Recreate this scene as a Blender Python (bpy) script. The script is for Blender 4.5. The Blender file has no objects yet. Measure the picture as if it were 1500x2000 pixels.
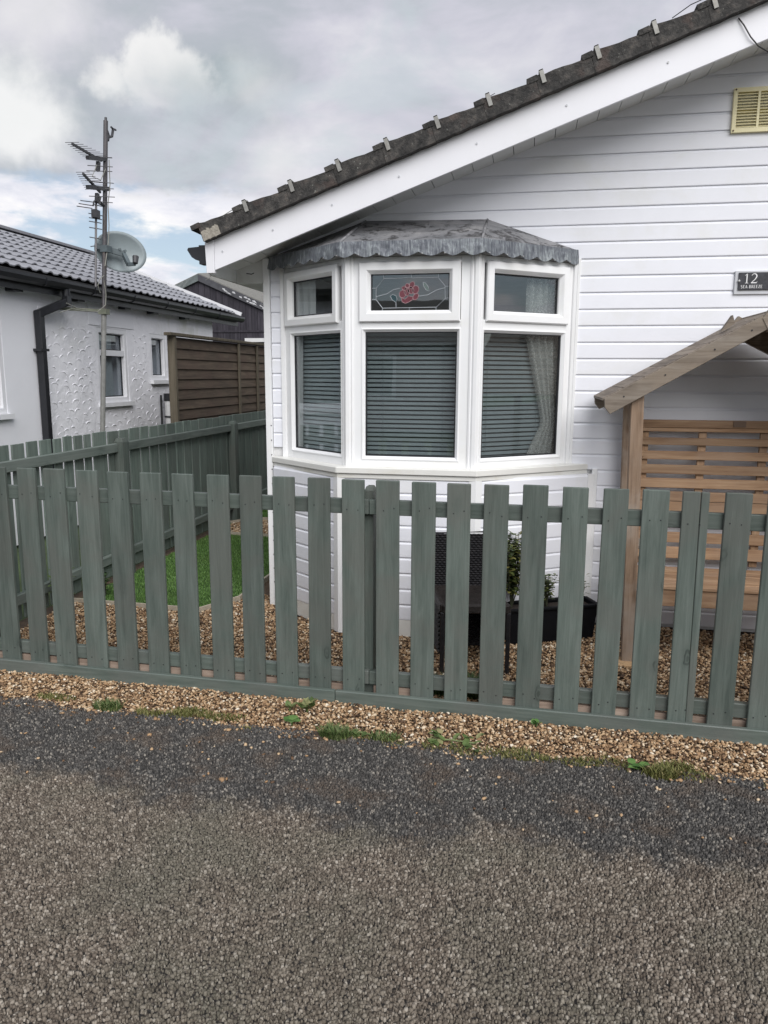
import bpy, bmesh, math, random
import numpy as np
from mathutils import Vector, Matrix
from mathutils import noise as mnoise

SC = bpy.context.scene
COL = SC.collection
R = math.radians
rnd = random.Random(7)
rng = np.random.default_rng(7)

# ------------------------------------------------------------------ camera
YAW, PITCH, ROLL, EYE = R(10.45), R(10.1), R(0.27), 1.5
fw = Vector((-math.sin(YAW) * math.cos(PITCH), math.cos(YAW) * math.cos(PITCH), -math.sin(PITCH)))
r0 = Vector((math.cos(YAW), math.sin(YAW), 0))
u0 = r0.cross(fw)
rr = r0 * math.cos(ROLL) + u0 * math.sin(ROLL)
uu = u0 * math.cos(ROLL) - r0 * math.sin(ROLL)
cam_d = bpy.data.cameras.new("camera")
cam_d.sensor_fit = 'VERTICAL'
cam_d.sensor_height = 24.0
cam_d.lens = 18.0
cam_d.clip_start = 0.05
cam_d.clip_end = 2000
cam = bpy.data.objects.new("camera", cam_d)
COL.objects.link(cam)
M3 = Matrix((rr, uu, -fw)).transposed()
cam.matrix_world = Matrix.Translation((0, 0, EYE)) @ M3.to_4x4()
SC.camera = cam

# ------------------------------------------------------------------ exposure, sun, sky
SC.view_settings.view_transform = 'Standard'
SC.view_settings.look = 'None'
SC.view_settings.gamma = 1
SC.view_settings.use_curve_mapping = False
SC.view_settings.exposure = 1.15
SC.cycles.max_bounces = 8
SC.cycles.transparent_max_bounces = 16

SUN_AZ, SUN_EL = R(151), R(40)          # azimuth clockwise from +Y
sd = Vector((math.sin(SUN_AZ) * math.cos(SUN_EL), math.cos(SUN_AZ) * math.cos(SUN_EL), math.sin(SUN_EL)))
sun_d = bpy.data.lights.new("sun", 'SUN')
sun_d.energy = 1.5
sun_d.angle = R(50)
sun_d.color = (1.0, 0.98, 0.965)
sun = bpy.data.objects.new("sun", sun_d)
sun.rotation_euler = sd.to_track_quat('Z', 'Y').to_euler()
sun.location = (0, -4, 12)
COL.objects.link(sun)


class NT:
    """small node-tree helper"""
    def __init__(s, tree):
        s.t = tree

    def n(s, typ, **kw):
        nd = s.t.nodes.new(typ)
        for k, v in kw.items():
            if k[0] == 'i' and k[1:].isdigit():
                s.set(nd.inputs[int(k[1:])], v)
            elif k in nd.inputs.keys() and not hasattr(nd, k):
                s.set(nd.inputs[k], v)
            else:
                setattr(nd, k, v)
        return nd

    def set(s, inp, v):
        if isinstance(v, bpy.types.NodeSocket):
            s.t.links.new(v, inp)
        elif isinstance(v, bpy.types.Node):
            s.t.links.new(v.outputs[0], inp)
        else:
            if hasattr(inp.default_value, '__len__') and hasattr(v, '__len__') and len(inp.default_value) == 4 and len(v) == 3:
                v = tuple(v) + (1,)
            inp.default_value = v

    def math(s, op, a, b=0.0, c=0.0, clamp=False):
        nd = s.t.nodes.new('ShaderNodeMath')
        nd.operation = op
        nd.use_clamp = clamp
        for i, v in enumerate((a, b, c)):
            s.set(nd.inputs[i], v)
        return nd.outputs[0]

    def vmath(s, op, a, b=(0, 0, 0)):
        nd = s.t.nodes.new('ShaderNodeVectorMath')
        nd.operation = op
        s.set(nd.inputs[0], a)
        if op == 'SCALE':
            s.set(nd.inputs[3], b)
        else:
            s.set(nd.inputs[1], b)
        return nd.outputs['Value'] if op in ('DOT_PRODUCT', 'LENGTH', 'DISTANCE') else nd.outputs[0]

    def noise(s, vec, scale, detail=4, rough=0.55, dist=0.0):
        nd = s.t.nodes.new('ShaderNodeTexNoise')
        s.set(nd.inputs['Vector'], vec)
        s.set(nd.inputs['Scale'], scale)
        s.set(nd.inputs['Detail'], detail)
        s.set(nd.inputs['Roughness'], rough)
        s.set(nd.inputs['Distortion'], dist)
        return nd.outputs[0]

    def ramp(s, fac, stops):
        nd = s.t.nodes.new('ShaderNodeValToRGB')
        e = nd.color_ramp.elements
        while len(e) < len(stops):
            e.new(0.5)
        for el, (p, c) in zip(e, stops):
            el.position = p
            el.color = tuple(c) + (1,) if len(c) == 3 else c
        s.set(nd.inputs[0], fac)
        return nd.outputs[0]

    def smooth(s, v, a, b):
        nd = s.t.nodes.new('ShaderNodeMapRange')
        nd.interpolation_type = 'SMOOTHSTEP'
        s.set(nd.inputs[0], v)
        s.set(nd.inputs[1], a)
        s.set(nd.inputs[2], b)
        return nd.outputs[0]

    def mix(s, f, a, b, mode='MIX'):
        nd = s.t.nodes.new('ShaderNodeMix')
        nd.data_type = 'RGBA'
        nd.blend_type = mode
        s.set(nd.inputs[0], f)
        s.set(nd.inputs[6], a)
        s.set(nd.inputs[7], b)
        return nd.outputs[2]

    def bump(s, h, strength=0.3, dist=0.01, normal=None):
        nd = s.t.nodes.new('ShaderNodeBump')
        s.set(nd.inputs['Strength'], strength)
        s.set(nd.inputs['Distance'], dist)
        s.set(nd.inputs['Height'], h)
        if normal is not None:
            s.set(nd.inputs['Normal'], normal)
        return nd.outputs[0]


world = bpy.data.worlds.new("World")
SC.world = world
world.use_nodes = True
world.node_tree.nodes.clear()
w = NT(world.node_tree)
SKY_STRENGTH = 0.1
sky = w.n('ShaderNodeTexSky', sky_type='NISHITA', sun_disc=False)
sky.sun_elevation = SUN_EL
sky.sun_rotation = SUN_AZ
sky.air_density = 1.0
sky.dust_density = 0.6
d = w.n('ShaderNodeTexCoord').outputs['Generated']
sep = w.n('ShaderNodeSeparateXYZ', i0=d)
el = w.math('MULTIPLY', w.math('ARCSINE', sep.outputs[2]), 180 / math.pi)     # elevation in degrees
dz = w.vmath('MULTIPLY', d, (1.0, 1.0, 2.3))
nb = w.noise(dz, 2.2, 6, 0.5, 0.25)
nm = w.noise(dz, 5.5, 7, 0.56, 0.3)
nf = w.noise(w.vmath('ADD', dz, (3.1, 7.7, 1.3)), 11.0, 8, 0.6, 0.2)
nl = w.noise(w.vmath('ADD', d, (5.2, 1.7, 9.3)), 13.0, 9, 0.55, 0.15)
deck_v = w.math('ADD', w.math('MULTIPLY', nb, 0.55), w.math('MULTIPLY', nm, 0.45))
deck = w.ramp(deck_v, [(0.38, (0.285, 0.325, 0.350)), (0.47, (0.345, 0.365, 0.405)), (0.54, (0.43, 0.43, 0.485)), (0.64, (0.56, 0.555, 0.585))])


def lump(px, py, rad, amp, lo, hi):
    """mask of a bright cloud heap about the direction of a point of the sky"""
    c = (rr * ((px - 750) / 1500) - uu * ((py - 1000) / 1500) + fw).normalized()
    dist = w.vmath('DISTANCE', w.vmath('MULTIPLY', d, (1, 1, 1.25)), (c.x, c.y, c.z * 1.25))
    v = w.math('SUBTRACT', rad, dist)
    v = w.math('ADD', v, w.math('MULTIPLY', w.math('SUBTRACT', nl, 0.5), amp))
    return w.smooth(v, lo, hi)


white = (0.62, 0.615, 0.61)
top_edge = w.math('MAXIMUM', lump(325, 160, 0.062, 0.14, 0.0, 0.022), lump(225, 165, 0.036, 0.12, 0.0, 0.03))
under = lump(385, 265, 0.095, 0.08, -0.03, 0.07)
heap = w.math('MULTIPLY', top_edge, w.math('SUBTRACT', 1.0, w.math('MULTIPLY', under, 0.9)))
deck = w.mix(w.math('MULTIPLY', heap, 0.8), deck, (0.68, 0.675, 0.665))
deck = w.mix(w.math('MULTIPLY', lump(500, 165, 0.035, 0.13, -0.02, 0.06), 0.45), deck, white)
deck = w.mix(w.math('MULTIPLY', lump(620, 315, 0.03, 0.10, -0.02, 0.05), 0.6), deck, (0.64, 0.64, 0.68))
deck = w.mix(w.math('MULTIPLY', w.smooth(w.noise(dz, 3.6, 7, 0.6, 0.6), 0.5, 0.64), 0.5), deck, (0.40, 0.455, 0.48))
deck = w.mix(w.math('MULTIPLY', lump(-30, 235, 0.085, 0.16, -0.02, 0.06), 0.8), deck, (0.69, 0.69, 0.685))
deck = w.mix(w.math('MULTIPLY', lump(60, -30, 0.085, 0.16, -0.04, 0.08), 0.5), deck, white)
deck = w.mix(w.math('MULTIPLY', lump(560, 320, 0.05, 0.12, -0.02, 0.08), 0.5), deck, white)
# the deck ends above the horizon; below it white heaps with blue between
edge = w.math('ADD', el, w.math('MULTIPLY', w.math('SUBTRACT', nf, 0.5), 5.0))
edge = w.math('ADD', edge, w.math('MULTIPLY', w.math('SUBTRACT', nb, 0.5), 3.0))
deck_m = w.smooth(edge, 11.4, 13.2)
nh = w.noise(w.vmath('MULTIPLY', d, (1, 1, 3.2)), 7.5, 8, 0.58, 0.2)
puff = w.smooth(nh, 0.40, 0.56)
puff_c = w.ramp(nf, [(0.3, (0.46, 0.48, 0.55)), (0.5, (0.62, 0.62, 0.66)), (0.66, (0.74, 0.73, 0.71))])
blue = w.mix(0.35, w.vmath('SCALE', sky.outputs[0], SKY_STRENGTH * 0.75), (0.5, 0.52, 0.55))
low = w.mix(puff, blue, puff_c)
low = w.mix(w.smooth(el, 4.0, 0.0), low, (0.55, 0.56, 0.58))
skyc = w.mix(deck_m, low, deck)
SKY_GAIN = 0.655
skyc = w.vmath('SCALE', skyc, SKY_GAIN / SKY_STRENGTH)
bg = w.n('ShaderNodeBackground', i0=skyc, i1=SKY_STRENGTH)
w.t.links.new(bg.outputs[0], w.n('ShaderNodeOutputWorld').inputs[0])

# ------------------------------------------------------------------ object helpers
WO = {}


def V(*a):
    return Vector(a[0]) if len(a) == 1 else Vector(a)


class MB:
    def __init__(s):
        s.v, s.f = [], []

    def add(s, vs, fs):
        o = len(s.v)
        s.v += [Vector(p) for p in vs]
        s.f += [tuple(i + o for i in f) for f in fs]
        return s

    def hexa(s, p):
        return s.add(p, [(3, 2, 1, 0), (4, 5, 6, 7), (0, 1, 5, 4), (1, 2, 6, 5), (2, 3, 7, 6), (3, 0, 4, 7)])

    def box(s, x0, x1, y0, y1, z0, z1):
        return s.hexa([(x0, y0, z0), (x1, y0, z0), (x1, y1, z0), (x0, y1, z0), (x0, y0, z1), (x1, y0, z1), (x1, y1, z1), (x0, y1, z1)])

    def bar(s, p, q, wd, ht, up=(0, 0, 1)):
        p, q = V(p), V(q)
        t = (q - p).normalized()
        side = t.cross(V(up)).normalized()
        n = side.cross(t).normalized()
        a, b = side * wd / 2, n * ht / 2
        return s.hexa([p - a - b, p + a - b, q + a - b, q - a - b, p - a + b, p + a + b, q + a + b, q - a + b])

    def prism(s, poly, vec):
        n = len(poly)
        vec = V(vec)
        vs = [V(p) for p in poly] + [V(p) + vec for p in poly]
        fs = [tuple(range(n))[::-1], tuple(range(n, 2 * n))] + [(i, (i + 1) % n, n + (i + 1) % n, n + i) for i in range(n)]
        return s.add(vs, fs)

    def tube(s, pts, r, n=6, cap=True):
        pts = [V(p) for p in pts]
        rs = r if hasattr(r, '__len__') else [r] * len(pts)
        vs, fs = [], []
        for i, p in enumerate(pts):
            t = (pts[min(i + 1, len(pts) - 1)] - pts[max(i - 1, 0)]).normalized()
            ref = V(0, 0, 1) if abs(t.z) < 0.9 else V(1, 0, 0)
            a = t.cross(ref).normalized()
            b = t.cross(a)
            for k in range(n):
                an = 2 * math.pi * k / n
                vs.append(p + (a * math.cos(an) + b * math.sin(an)) * rs[i])
        for i in range(len(pts) - 1):
            for k in range(n):
                fs.append((i * n + k, i * n + (k + 1) % n, (i + 1) * n + (k + 1) % n, (i + 1) * n + k))
        if cap:
            fs.append(tuple(range(n))[::-1])
            fs.append(tuple((len(pts) - 1) * n + k for k in range(n)))
        return s.add(vs, fs)

    def build(s, name, mat, parent=None, origin=None, smooth=False, bevel=0.0, recalc=True):
        lo = Vector([min(p[i] for p in s.v) for i in range(3)])
        hi = Vector([max(p[i] for p in s.v) for i in range(3)])
        o = V(origin) if origin is not None else (lo + hi) / 2
        me = bpy.data.meshes.new(name)
        me.from_pydata([tuple(p - o) for p in s.v], [], s.f)
        if recalc or bevel:
            bm = bmesh.new()
            bm.from_mesh(me)
            bmesh.ops.recalc_face_normals(bm, faces=bm.faces)
            if bevel:
                es = [e for e in bm.edges if len(e.link_faces) == 2 and e.calc_face_angle(0) > 0.6]
                bmesh.ops.bevel(bm, geom=es, offset=bevel, segments=1, affect='EDGES', profile=0.5)
            bm.to_mesh(me)
            bm.free()
        if smooth:
            me.polygons.foreach_set('use_smooth', [True] * len(me.polygons))
        me.materials.append(mat)
        return link(name, me, parent, o)


def link(name, me, parent, o):
    ob = bpy.data.objects.new(name, me)
    COL.objects.link(ob)
    o = Vector(o)
    WO[ob.name] = o
    if parent is not None:
        ob.parent = parent
        ob.location = o - WO[parent.name]
    else:
        ob.location = o
    return ob


def dup(src, loc, parent, rot=None):
    """a copy of a piece that shares its mesh"""
    c = src.copy()
    COL.objects.link(c)
    WO[c.name] = Vector(loc)
    c.parent = parent
    c.location = Vector(loc) - (WO[parent.name] if parent is not None else Vector())
    if rot is not None:
        c.rotation_euler = rot
    return c


def thing(name, loc, label, cat, group=None):
    o = bpy.data.objects.new(name, None)
    o.empty_display_size = 0.1
    COL.objects.link(o)
    o.location = loc
    WO[o.name] = Vector(loc)
    return tag(o, label, cat, group)


def tag(o, label=None, cat=None, group=None, kind=None):
    if label:
        o['label'] = label
    if cat:
        o['category'] = cat
    if group:
        o['group'] = group
    if kind:
        o['kind'] = kind
    return o


# ------------------------------------------------------------------ materials
MATS = {}


def newmat(name):
    m = bpy.data.materials.new(name)
    m.use_nodes = True
    m.node_tree.nodes.clear()
    t = NT(m.node_tree)
    out = t.n('ShaderNodeOutputMaterial')
    b = t.n('ShaderNodeBsdfPrincipled')
    t.t.links.new(b.outputs[0], out.inputs[0])
    MATS[name] = m
    return m, t, b, out


def objvec(t, rand=True):
    v = t.n('ShaderNodeTexCoord').outputs['Object']
    if rand:
        r = t.n('ShaderNodeObjectInfo').outputs['Random']
        off = t.n('ShaderNodeCombineXYZ', i0=t.math('MULTIPLY', r, 37.0), i1=t.math('MULTIPLY', r, 91.0), i2=t.math('MULTIPLY', r, 53.0))
        v = t.vmath('ADD', v, off)
        return v, r
    return v, None


def plain(name, col, rough=0.6, var=0.08, scale=12, bump=0.0, bscale=60, metallic=0.0, spec=0.5, dirt=None, dirt_amt=0.0):
    m, t, b, _ = newmat(name)
    v, r = objvec(t)
    n = t.noise(v, scale, 5, 0.6)
    c2 = tuple(max(0, x * (1 - 2.2 * var)) for x in col)
    c3 = tuple(min(1, x * (1 + var)) for x in col)
    c = t.ramp(n, [(0.3, c2), (0.7, c3)])
    if dirt:
        nd = t.noise(v, scale * 0.35, 8, 0.68, 0.4)
        c = t.mix(t.math('MULTIPLY', t.smooth(nd, 0.5, 0.72), dirt_amt), c, dirt)
    t.set(b.inputs['Base Color'], c)
    t.set(b.inputs['Roughness'], rough)
    t.set(b.inputs['Metallic'], metallic)
    t.set(b.inputs['Specular IOR Level'], spec)
    if bump:
        t.set(b.inputs['Normal'], t.bump(t.noise(v, bscale, 4, 0.6), bump, 0.01))
    return m


def wood(name, c_dark, c_mid, c_light, axis, rough=0.75, knots=0.5, tint=None, tint_amt=0.5, bump=0.35, grain=1.0):
    """timber with the grain along an axis, a tone of its own per piece, knots and blotches"""
    m, t, b, _ = newmat(name)
    v, r = objvec(t)
    sc = [46 * grain, 46 * grain, 46 * grain]
    sc['xyz'.index(axis)] = 2.2
    g1 = t.noise(t.vmath('MULTIPLY', v, tuple(sc)), 1.0, 6, 0.65, 0.8)
    sc2 = [16.0, 16.0, 16.0]
    sc2['xyz'.index(axis)] = 2.6
    g2 = t.noise(t.vmath('MULTIPLY', v, tuple(sc2)), 1.0, 5, 0.6, 0.6)
    f = t.math('ADD', t.math('MULTIPLY', g1, 0.55), t.math('MULTIPLY', g2, 0.45))
    c = t.ramp(f, [(0.35, c_dark), (0.5, c_mid), (0.65, c_light)])
    if tint:
        nb_ = t.noise(v, 3.2, 4, 0.6, 0.3)
        c = t.mix(t.math('MULTIPLY', t.smooth(nb_, 0.42, 0.66), tint_amt), c, tint)
    if knots:
        sk = [9.0, 9.0, 9.0]
        sk['xyz'.index(axis)] = 4.2
        vo = t.n('ShaderNodeTexVoronoi')
        vo.feature = 'F1'
        wv_ = t.n('ShaderNodeTexNoise')
        t.set(wv_.inputs['Vector'], v)
        t.set(wv_.inputs['Scale'], 26.0)
        t.set(vo.inputs['Vector'], t.vmath('ADD', t.vmath('MULTIPLY', v, tuple(sk)), t.vmath('SCALE', wv_.outputs['Color'], 0.16)))
        t.set(vo.inputs['Scale'], 1.0)
        dk = vo.outputs['Distance']
        pick = t.smooth(t.n('ShaderNodeSeparateXYZ', i0=vo.outputs['Color']).outputs[0], 0.66, 0.68)
        rg = t.math('ABSOLUTE', t.math('SUBTRACT', t.math('MULTIPLY', dk, 1.0), 0.115))
        ring = t.math('MULTIPLY', t.math('MAXIMUM', t.math('MULTIPLY', t.smooth(dk, 0.085, 0.03), 0.8), t.math('MULTIPLY', t.smooth(rg, 0.045, 0.008), t.smooth(g2, 0.38, 0.56))), pick)
        halo = t.math('MULTIPLY', t.smooth(dk, 0.34, 0.12), pick)
        c = t.mix(t.math('MULTIPLY', halo, knots * 0.5), c, c_dark)
        c = t.mix(t.math('MULTIPLY', ring, knots), c, tuple(x * 0.45 for x in c_dark))
    br = t.math('ADD', 0.86, t.math('MULTIPLY', r, 0.28))
    c = t.vmath('SCALE', c, br)
    t.set(b.inputs['Base Color'], c)
    t.set(b.inputs['Roughness'], rough)
    t.set(b.inputs['Specular IOR Level'], 0.3)
    t.set(b.inputs['Normal'], t.bump(f, bump, 0.006))
    return m


GREEN = ((0.064, 0.082, 0.072), (0.098, 0.120, 0.106), (0.134, 0.158, 0.142))
m_pick = wood('fence_paint_upright', *GREEN, 'z', 0.6, 0.75, (0.108, 0.112, 0.100), 0.6, bump=0.6)
m_rail = wood('fence_paint_rail', *GREEN, 'x', 0.30, 0.35, (0.112, 0.118, 0.110), 0.6)
m_raily = wood('fence_paint_side_rail', (0.07, 0.09, 0.08), (0.125, 0.15, 0.135), (0.17, 0.195, 0.178), 'y', 0.55, 0.3, (0.14, 0.16, 0.145), 0.5)
GREEN2 = ((0.075, 0.100, 0.086), (0.128, 0.162, 0.142), (0.168, 0.205, 0.182))
m_pale = wood('fence_paint_side', *GREEN2, 'z', 0.7, 0.45, (0.125, 0.14, 0.125), 0.6)
m_rawy = wood('raw_timber_board', (0.17, 0.125, 0.095), (0.28, 0.21, 0.165), (0.36, 0.285, 0.23), 'x', 0.8, 0.3)
ORANGE = ((0.19, 0.108, 0.060), (0.325, 0.205, 0.122), (0.425, 0.29, 0.185))
m_slat = wood('arbour_slat_timber', *ORANGE, 'x', 0.7, 0.6, (0.30, 0.21, 0.15), 0.5)
m_stile = wood('arbour_upright_timber', *ORANGE, 'z', 0.7, 0.6, (0.30, 0.21, 0.15), 0.5)
m_post = wood('arbour_post_timber', (0.115, 0.075, 0.05), (0.215, 0.148, 0.10), (0.30, 0.22, 0.16), 'z', 0.78, 0.7, (0.30, 0.265, 0.23), 0.6)
m_barge = wood('arbour_weathered_timber', (0.125, 0.10, 0.08), (0.22, 0.185, 0.15), (0.30, 0.265, 0.225), 'x', 0.8, 0.7, (0.26, 0.21, 0.16), 0.6)
m_roofb = wood('arbour_roof_timber', (0.13, 0.105, 0.085), (0.23, 0.19, 0.155), (0.31, 0.265, 0.22), 'y', 0.8, 0.4)
m_brownf = wood('panel_fence_timber', (0.046, 0.035, 0.027), (0.082, 0.062, 0.046), (0.118, 0.092, 0.068), 'y', 0.85, 0.3, (0.085, 0.055, 0.044), 0.5)
m_brownv = wood('panel_fence_batten_timber', (0.05, 0.043, 0.032), (0.095, 0.08, 0.058), (0.135, 0.115, 0.085), 'z', 0.8, 0.3)
m_shed = wood('shed_dark_timber', (0.022, 0.02, 0.026), (0.042, 0.038, 0.048), (0.068, 0.062, 0.074), 'z', 0.8, 0.1, bump=0.5)

m_clad = plain('white_cladding', (0.80, 0.81, 0.86), 0.38, 0.014, 4, 0.05, 12, dirt=(0.68, 0.68, 0.62), dirt_amt=0.36)
m_upvc = plain('white_upvc', (0.82, 0.825, 0.83), 0.28, 0.012, 5, dirt=(0.68, 0.66, 0.58), dirt_amt=0.28)
m_sill = plain('weathered_white_sill', (0.74, 0.735, 0.70), 0.45, 0.02, 6, dirt=(0.52, 0.48, 0.36), dirt_amt=0.5)
m_soffit = plain('soffit_upvc', (0.76, 0.77, 0.76), 0.4, 0.02, 6, dirt=(0.5, 0.5, 0.45), dirt_amt=0.45)
m_bargeb = plain('white_bargeboard', (0.80, 0.80, 0.835), 0.32, 0.012, 4, dirt=(0.70, 0.71, 0.70), dirt_amt=0.25)
m_wallcore = plain('wall_core', (0.62, 0.62, 0.62), 0.8, 0.03)
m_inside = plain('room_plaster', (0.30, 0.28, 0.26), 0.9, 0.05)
m_black = plain('black_plastic', (0.018, 0.019, 0.023), 0.38, 0.1)
m_gasket = plain('black_gasket', (0.012, 0.013, 0.016), 0.5, 0.05)
m_clip = plain('galvanised_clip', (0.31, 0.305, 0.285), 0.5, 0.1, 40, metallic=0.3, dirt=(0.2, 0.18, 0.15), dirt_amt=0.6)
m_mortar = plain('verge_mortar', (0.36, 0.33, 0.28), 0.95, 0.15, 40, 0.7, 90)
m_screw = plain('screw_head', (0.5, 0.5, 0.5), 0.35, 0.05, metallic=0.7)
m_cream = plain('cream_vent_plastic', (0.84, 0.765, 0.47), 0.45, 0.03, 8)
m_slate = plain('slate_plate', (0.035, 0.036, 0.045), 0.35, 0.25, 60, 0.1, 200)
m_letter = plain('engraved_white', (0.75, 0.75, 0.76), 0.5, 0.04)
m_plate = plain('grey_sign_backing', (0.56, 0.57, 0.60), 0.35, 0.04, dirt=(0.5, 0.48, 0.4), dirt_amt=0.4)
m_cable = plain('black_cable', (0.02, 0.02, 0.022), 0.5, 0.1)
m_greycable = plain('grey_cable', (0.24, 0.24, 0.21), 0.6, 0.1)
m_mast = plain('weathered_mast_steel', (0.085, 0.08, 0.085), 0.55, 0.15, 20, metallic=0.4, dirt=(0.12, 0.09, 0.07), dirt_amt=0.6)
m_alu = plain('aerial_aluminium', (0.15, 0.145, 0.15), 0.5, 0.1, 20, metallic=0.3)
m_aerialb = plain('aerial_dark_plastic', (0.045, 0.045, 0.05), 0.5, 0.1)
m_dish = plain('dish_grey', (0.26, 0.305, 0.32), 0.45, 0.04, 8, dirt=(0.25, 0.28, 0.28), dirt_amt=0.35)
m_disharm = plain('dish_arm_grey', (0.10, 0.125, 0.135), 0.5, 0.08)
m_curtain_solid = plain('curtain_cloth', (0.75, 0.74, 0.74), 0.9, 0.03)
m_slatb = plain('blind_slat', (0.17, 0.195, 0.205), 0.45, 0.03)
m_petal = plain('red_glass', (0.15, 0.042, 0.055), 0.15, 0.1, 60)
m_leafg = plain('blue_green_glass', (0.03, 0.06, 0.07), 0.15, 0.1, 60)
m_came = plain('lead_strip', (0.42, 0.45, 0.48), 0.45, 0.05, metallic=0.1)
m_came_pink = plain('pink_lead_strip', (0.45, 0.29, 0.31), 0.45, 0.05)
m_soil = plain('dark_soil', (0.035, 0.025, 0.02), 0.95, 0.3, 60, 0.8, 120)
m_planter = plain('black_planter_plastic', (0.006, 0.0065, 0.008), 0.6, 0.1, 20, spec=0.12)
m_stem = plain('plant_stem', (0.05, 0.055, 0.03), 0.7, 0.1)
m_edging = plain('pale_edging_board', (0.42, 0.37, 0.29), 0.85, 0.1, 20)
m_paver = plain('sandy_stone', (0.50, 0.33, 0.18), 0.9, 0.1, 30, 0.4, 60)
m_felt = plain('grey_roof_felt', (0.20, 0.195, 0.18), 0.9, 0.12, 30, 0.4, 120)
m_peel = plain('peeling_white_paint', (0.6, 0.6, 0.62), 0.7, 0.1)
m_pipe = plain('white_pipe', (0.70, 0.70, 0.70), 0.4, 0.03)
m_window2 = plain('neighbour_upvc', (0.76, 0.765, 0.79), 0.35, 0.02)
m_blind2 = plain('pale_roller_blind', (0.56, 0.58, 0.57), 0.8, 0.03)
m_brick = plain('opposite_wall', (0.42, 0.36, 0.36), 0.9, 0.08, 20)

# weathered concrete verge tile with moss and lichen
m_tile, t, b, _ = newmat('weathered_concrete_tile')
v, r_ = objvec(t)
n1 = t.noise(v, 22, 8, 0.7)
n2 = t.noise(v, 70, 5, 0.65)
c = t.ramp(n1, [(0.30, (0.018, 0.018, 0.018)), (0.48, (0.044, 0.042, 0.040)), (0.60, (0.085, 0.079, 0.073)), (0.74, (0.15, 0.12, 0.10))])
vo = t.n('ShaderNodeTexVoronoi')
t.set(vo.inputs['Vector'], v)
t.set(vo.inputs['Scale'], 42.0)
lich = t.math('MULTIPLY', t.smooth(vo.outputs['Distance'], 0.20, 0.12), t.smooth(n2, 0.55, 0.62))
c = t.mix(t.math('MULTIPLY', lich, 0.8), c, (0.36, 0.37, 0.33))
c = t.mix(t.math('MULTIPLY', t.smooth(t.noise(v, 9, 5), 0.55, 0.7), 0.5), c, (0.10, 0.07, 0.06))
t.set(b.inputs['Base Color'], c)
t.set(b.inputs['Roughness'], 0.92)
t.set(b.inputs['Normal'], t.bump(t.math('ADD', n1, t.math('MULTIPLY', n2, 0.6)), 0.9, 0.012))

# neighbour's grey tile
m_ntile = plain('grey_roof_tile', (0.27, 0.275, 0.30), 0.6, 0.07, 9, 0.15, 80, dirt=(0.24, 0.24, 0.26), dirt_amt=0.4)
m_dark_under = plain('underlay_and_room_dark', (0.02, 0.02, 0.022), 0.9, 0.1)  # also colours the sheets that paint dark rooms behind panes

# lead: dark sheet with pale streaks (vertical)
m_lead, t, b, _ = newmat('weathered_lead')
v, r_ = objvec(t, False)
st = t.noise(t.vmath('MULTIPLY', v, (95, 95, 7)), 1.0, 6, 0.7, 0.5)
bl = t.noise(v, 7, 6, 0.65, 0.4)
f = t.math('ADD', t.math('MULTIPLY', st, 0.62), t.math('MULTIPLY', bl, 0.38))
c = t.ramp(f, [(0.34, (0.045, 0.05, 0.062)), (0.47, (0.115, 0.125, 0.145)), (0.56, (0.215, 0.235, 0.25)), (0.66, (0.42, 0.46, 0.46))])
t.set(b.inputs['Base Color'], c)
t.set(b.inputs['Roughness'], 0.55)
t.set(b.inputs['Metallic'], 0.15)
t.set(b.inputs['Normal'], t.bump(f, 0.35, 0.008))
m_leadtop, t, b, _ = newmat('weathered_lead_top_sheen')
v, r_ = objvec(t, False)
bl = t.noise(v, 5, 8, 0.62, 0.7)
fn = t.noise(v, 38, 5, 0.7)
c = t.ramp(bl, [(0.3, (0.13, 0.135, 0.145)), (0.5, (0.22, 0.22, 0.23)), (0.7, (0.32, 0.315, 0.32))])  # greys lightened so the colour carries the sky's sheen on the top
moss = t.math('MULTIPLY', t.smooth(t.noise(v, 11, 7, 0.72, 0.8), 0.52, 0.62), t.smooth(fn, 0.40, 0.52))
c = t.mix(t.math('MULTIPLY', moss, 0.85), c, (0.035, 0.032, 0.032))
t.set(b.inputs['Base Color'], c)
t.set(b.inputs['Roughness'], 0.6)
t.set(b.inputs['Metallic'], 0.1)
t.set(b.inputs['Normal'], t.bump(t.math('ADD', bl, t.math('MULTIPLY', moss, 0.6)), 0.8, 0.03))

# textured white render of the neighbour
m_render, t, b, _ = newmat('painted_render')
v, r_ = objvec(t, False)
n1 = t.noise(v, 5, 6, 0.6, 0.4)
c = t.ramp(n1, [(0.3, (0.79, 0.79, 0.83)), (0.6, (0.86, 0.86, 0.90))])
gr = t.noise(t.vmath('MULTIPLY', v, (1, 1, 0.6)), 2.6, 8, 0.7, 0.3)
sz = t.n('ShaderNodeSeparateXYZ', i0=v).outputs[2]
c = t.mix(t.math('MULTIPLY', t.math('MULTIPLY', t.smooth(gr, 0.5, 0.7), t.smooth(sz, 0.35, 1.0)), 0.55), c, (0.50, 0.52, 0.42))
t.set(b.inputs['Base Color'], c)
t.set(b.inputs['Roughness'], 0.7)
t.set(b.inputs['Normal'], t.bump(t.math('ADD', t.noise(v, 9, 4, 0.5, 0.8), t.math('MULTIPLY', t.noise(v, 60, 3), 0.15)), 0.35, 0.03))
m_smooth = plain('smooth_white_wall', (0.82, 0.825, 0.865), 0.7, 0.015, 4, 0.05, 40)


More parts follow.
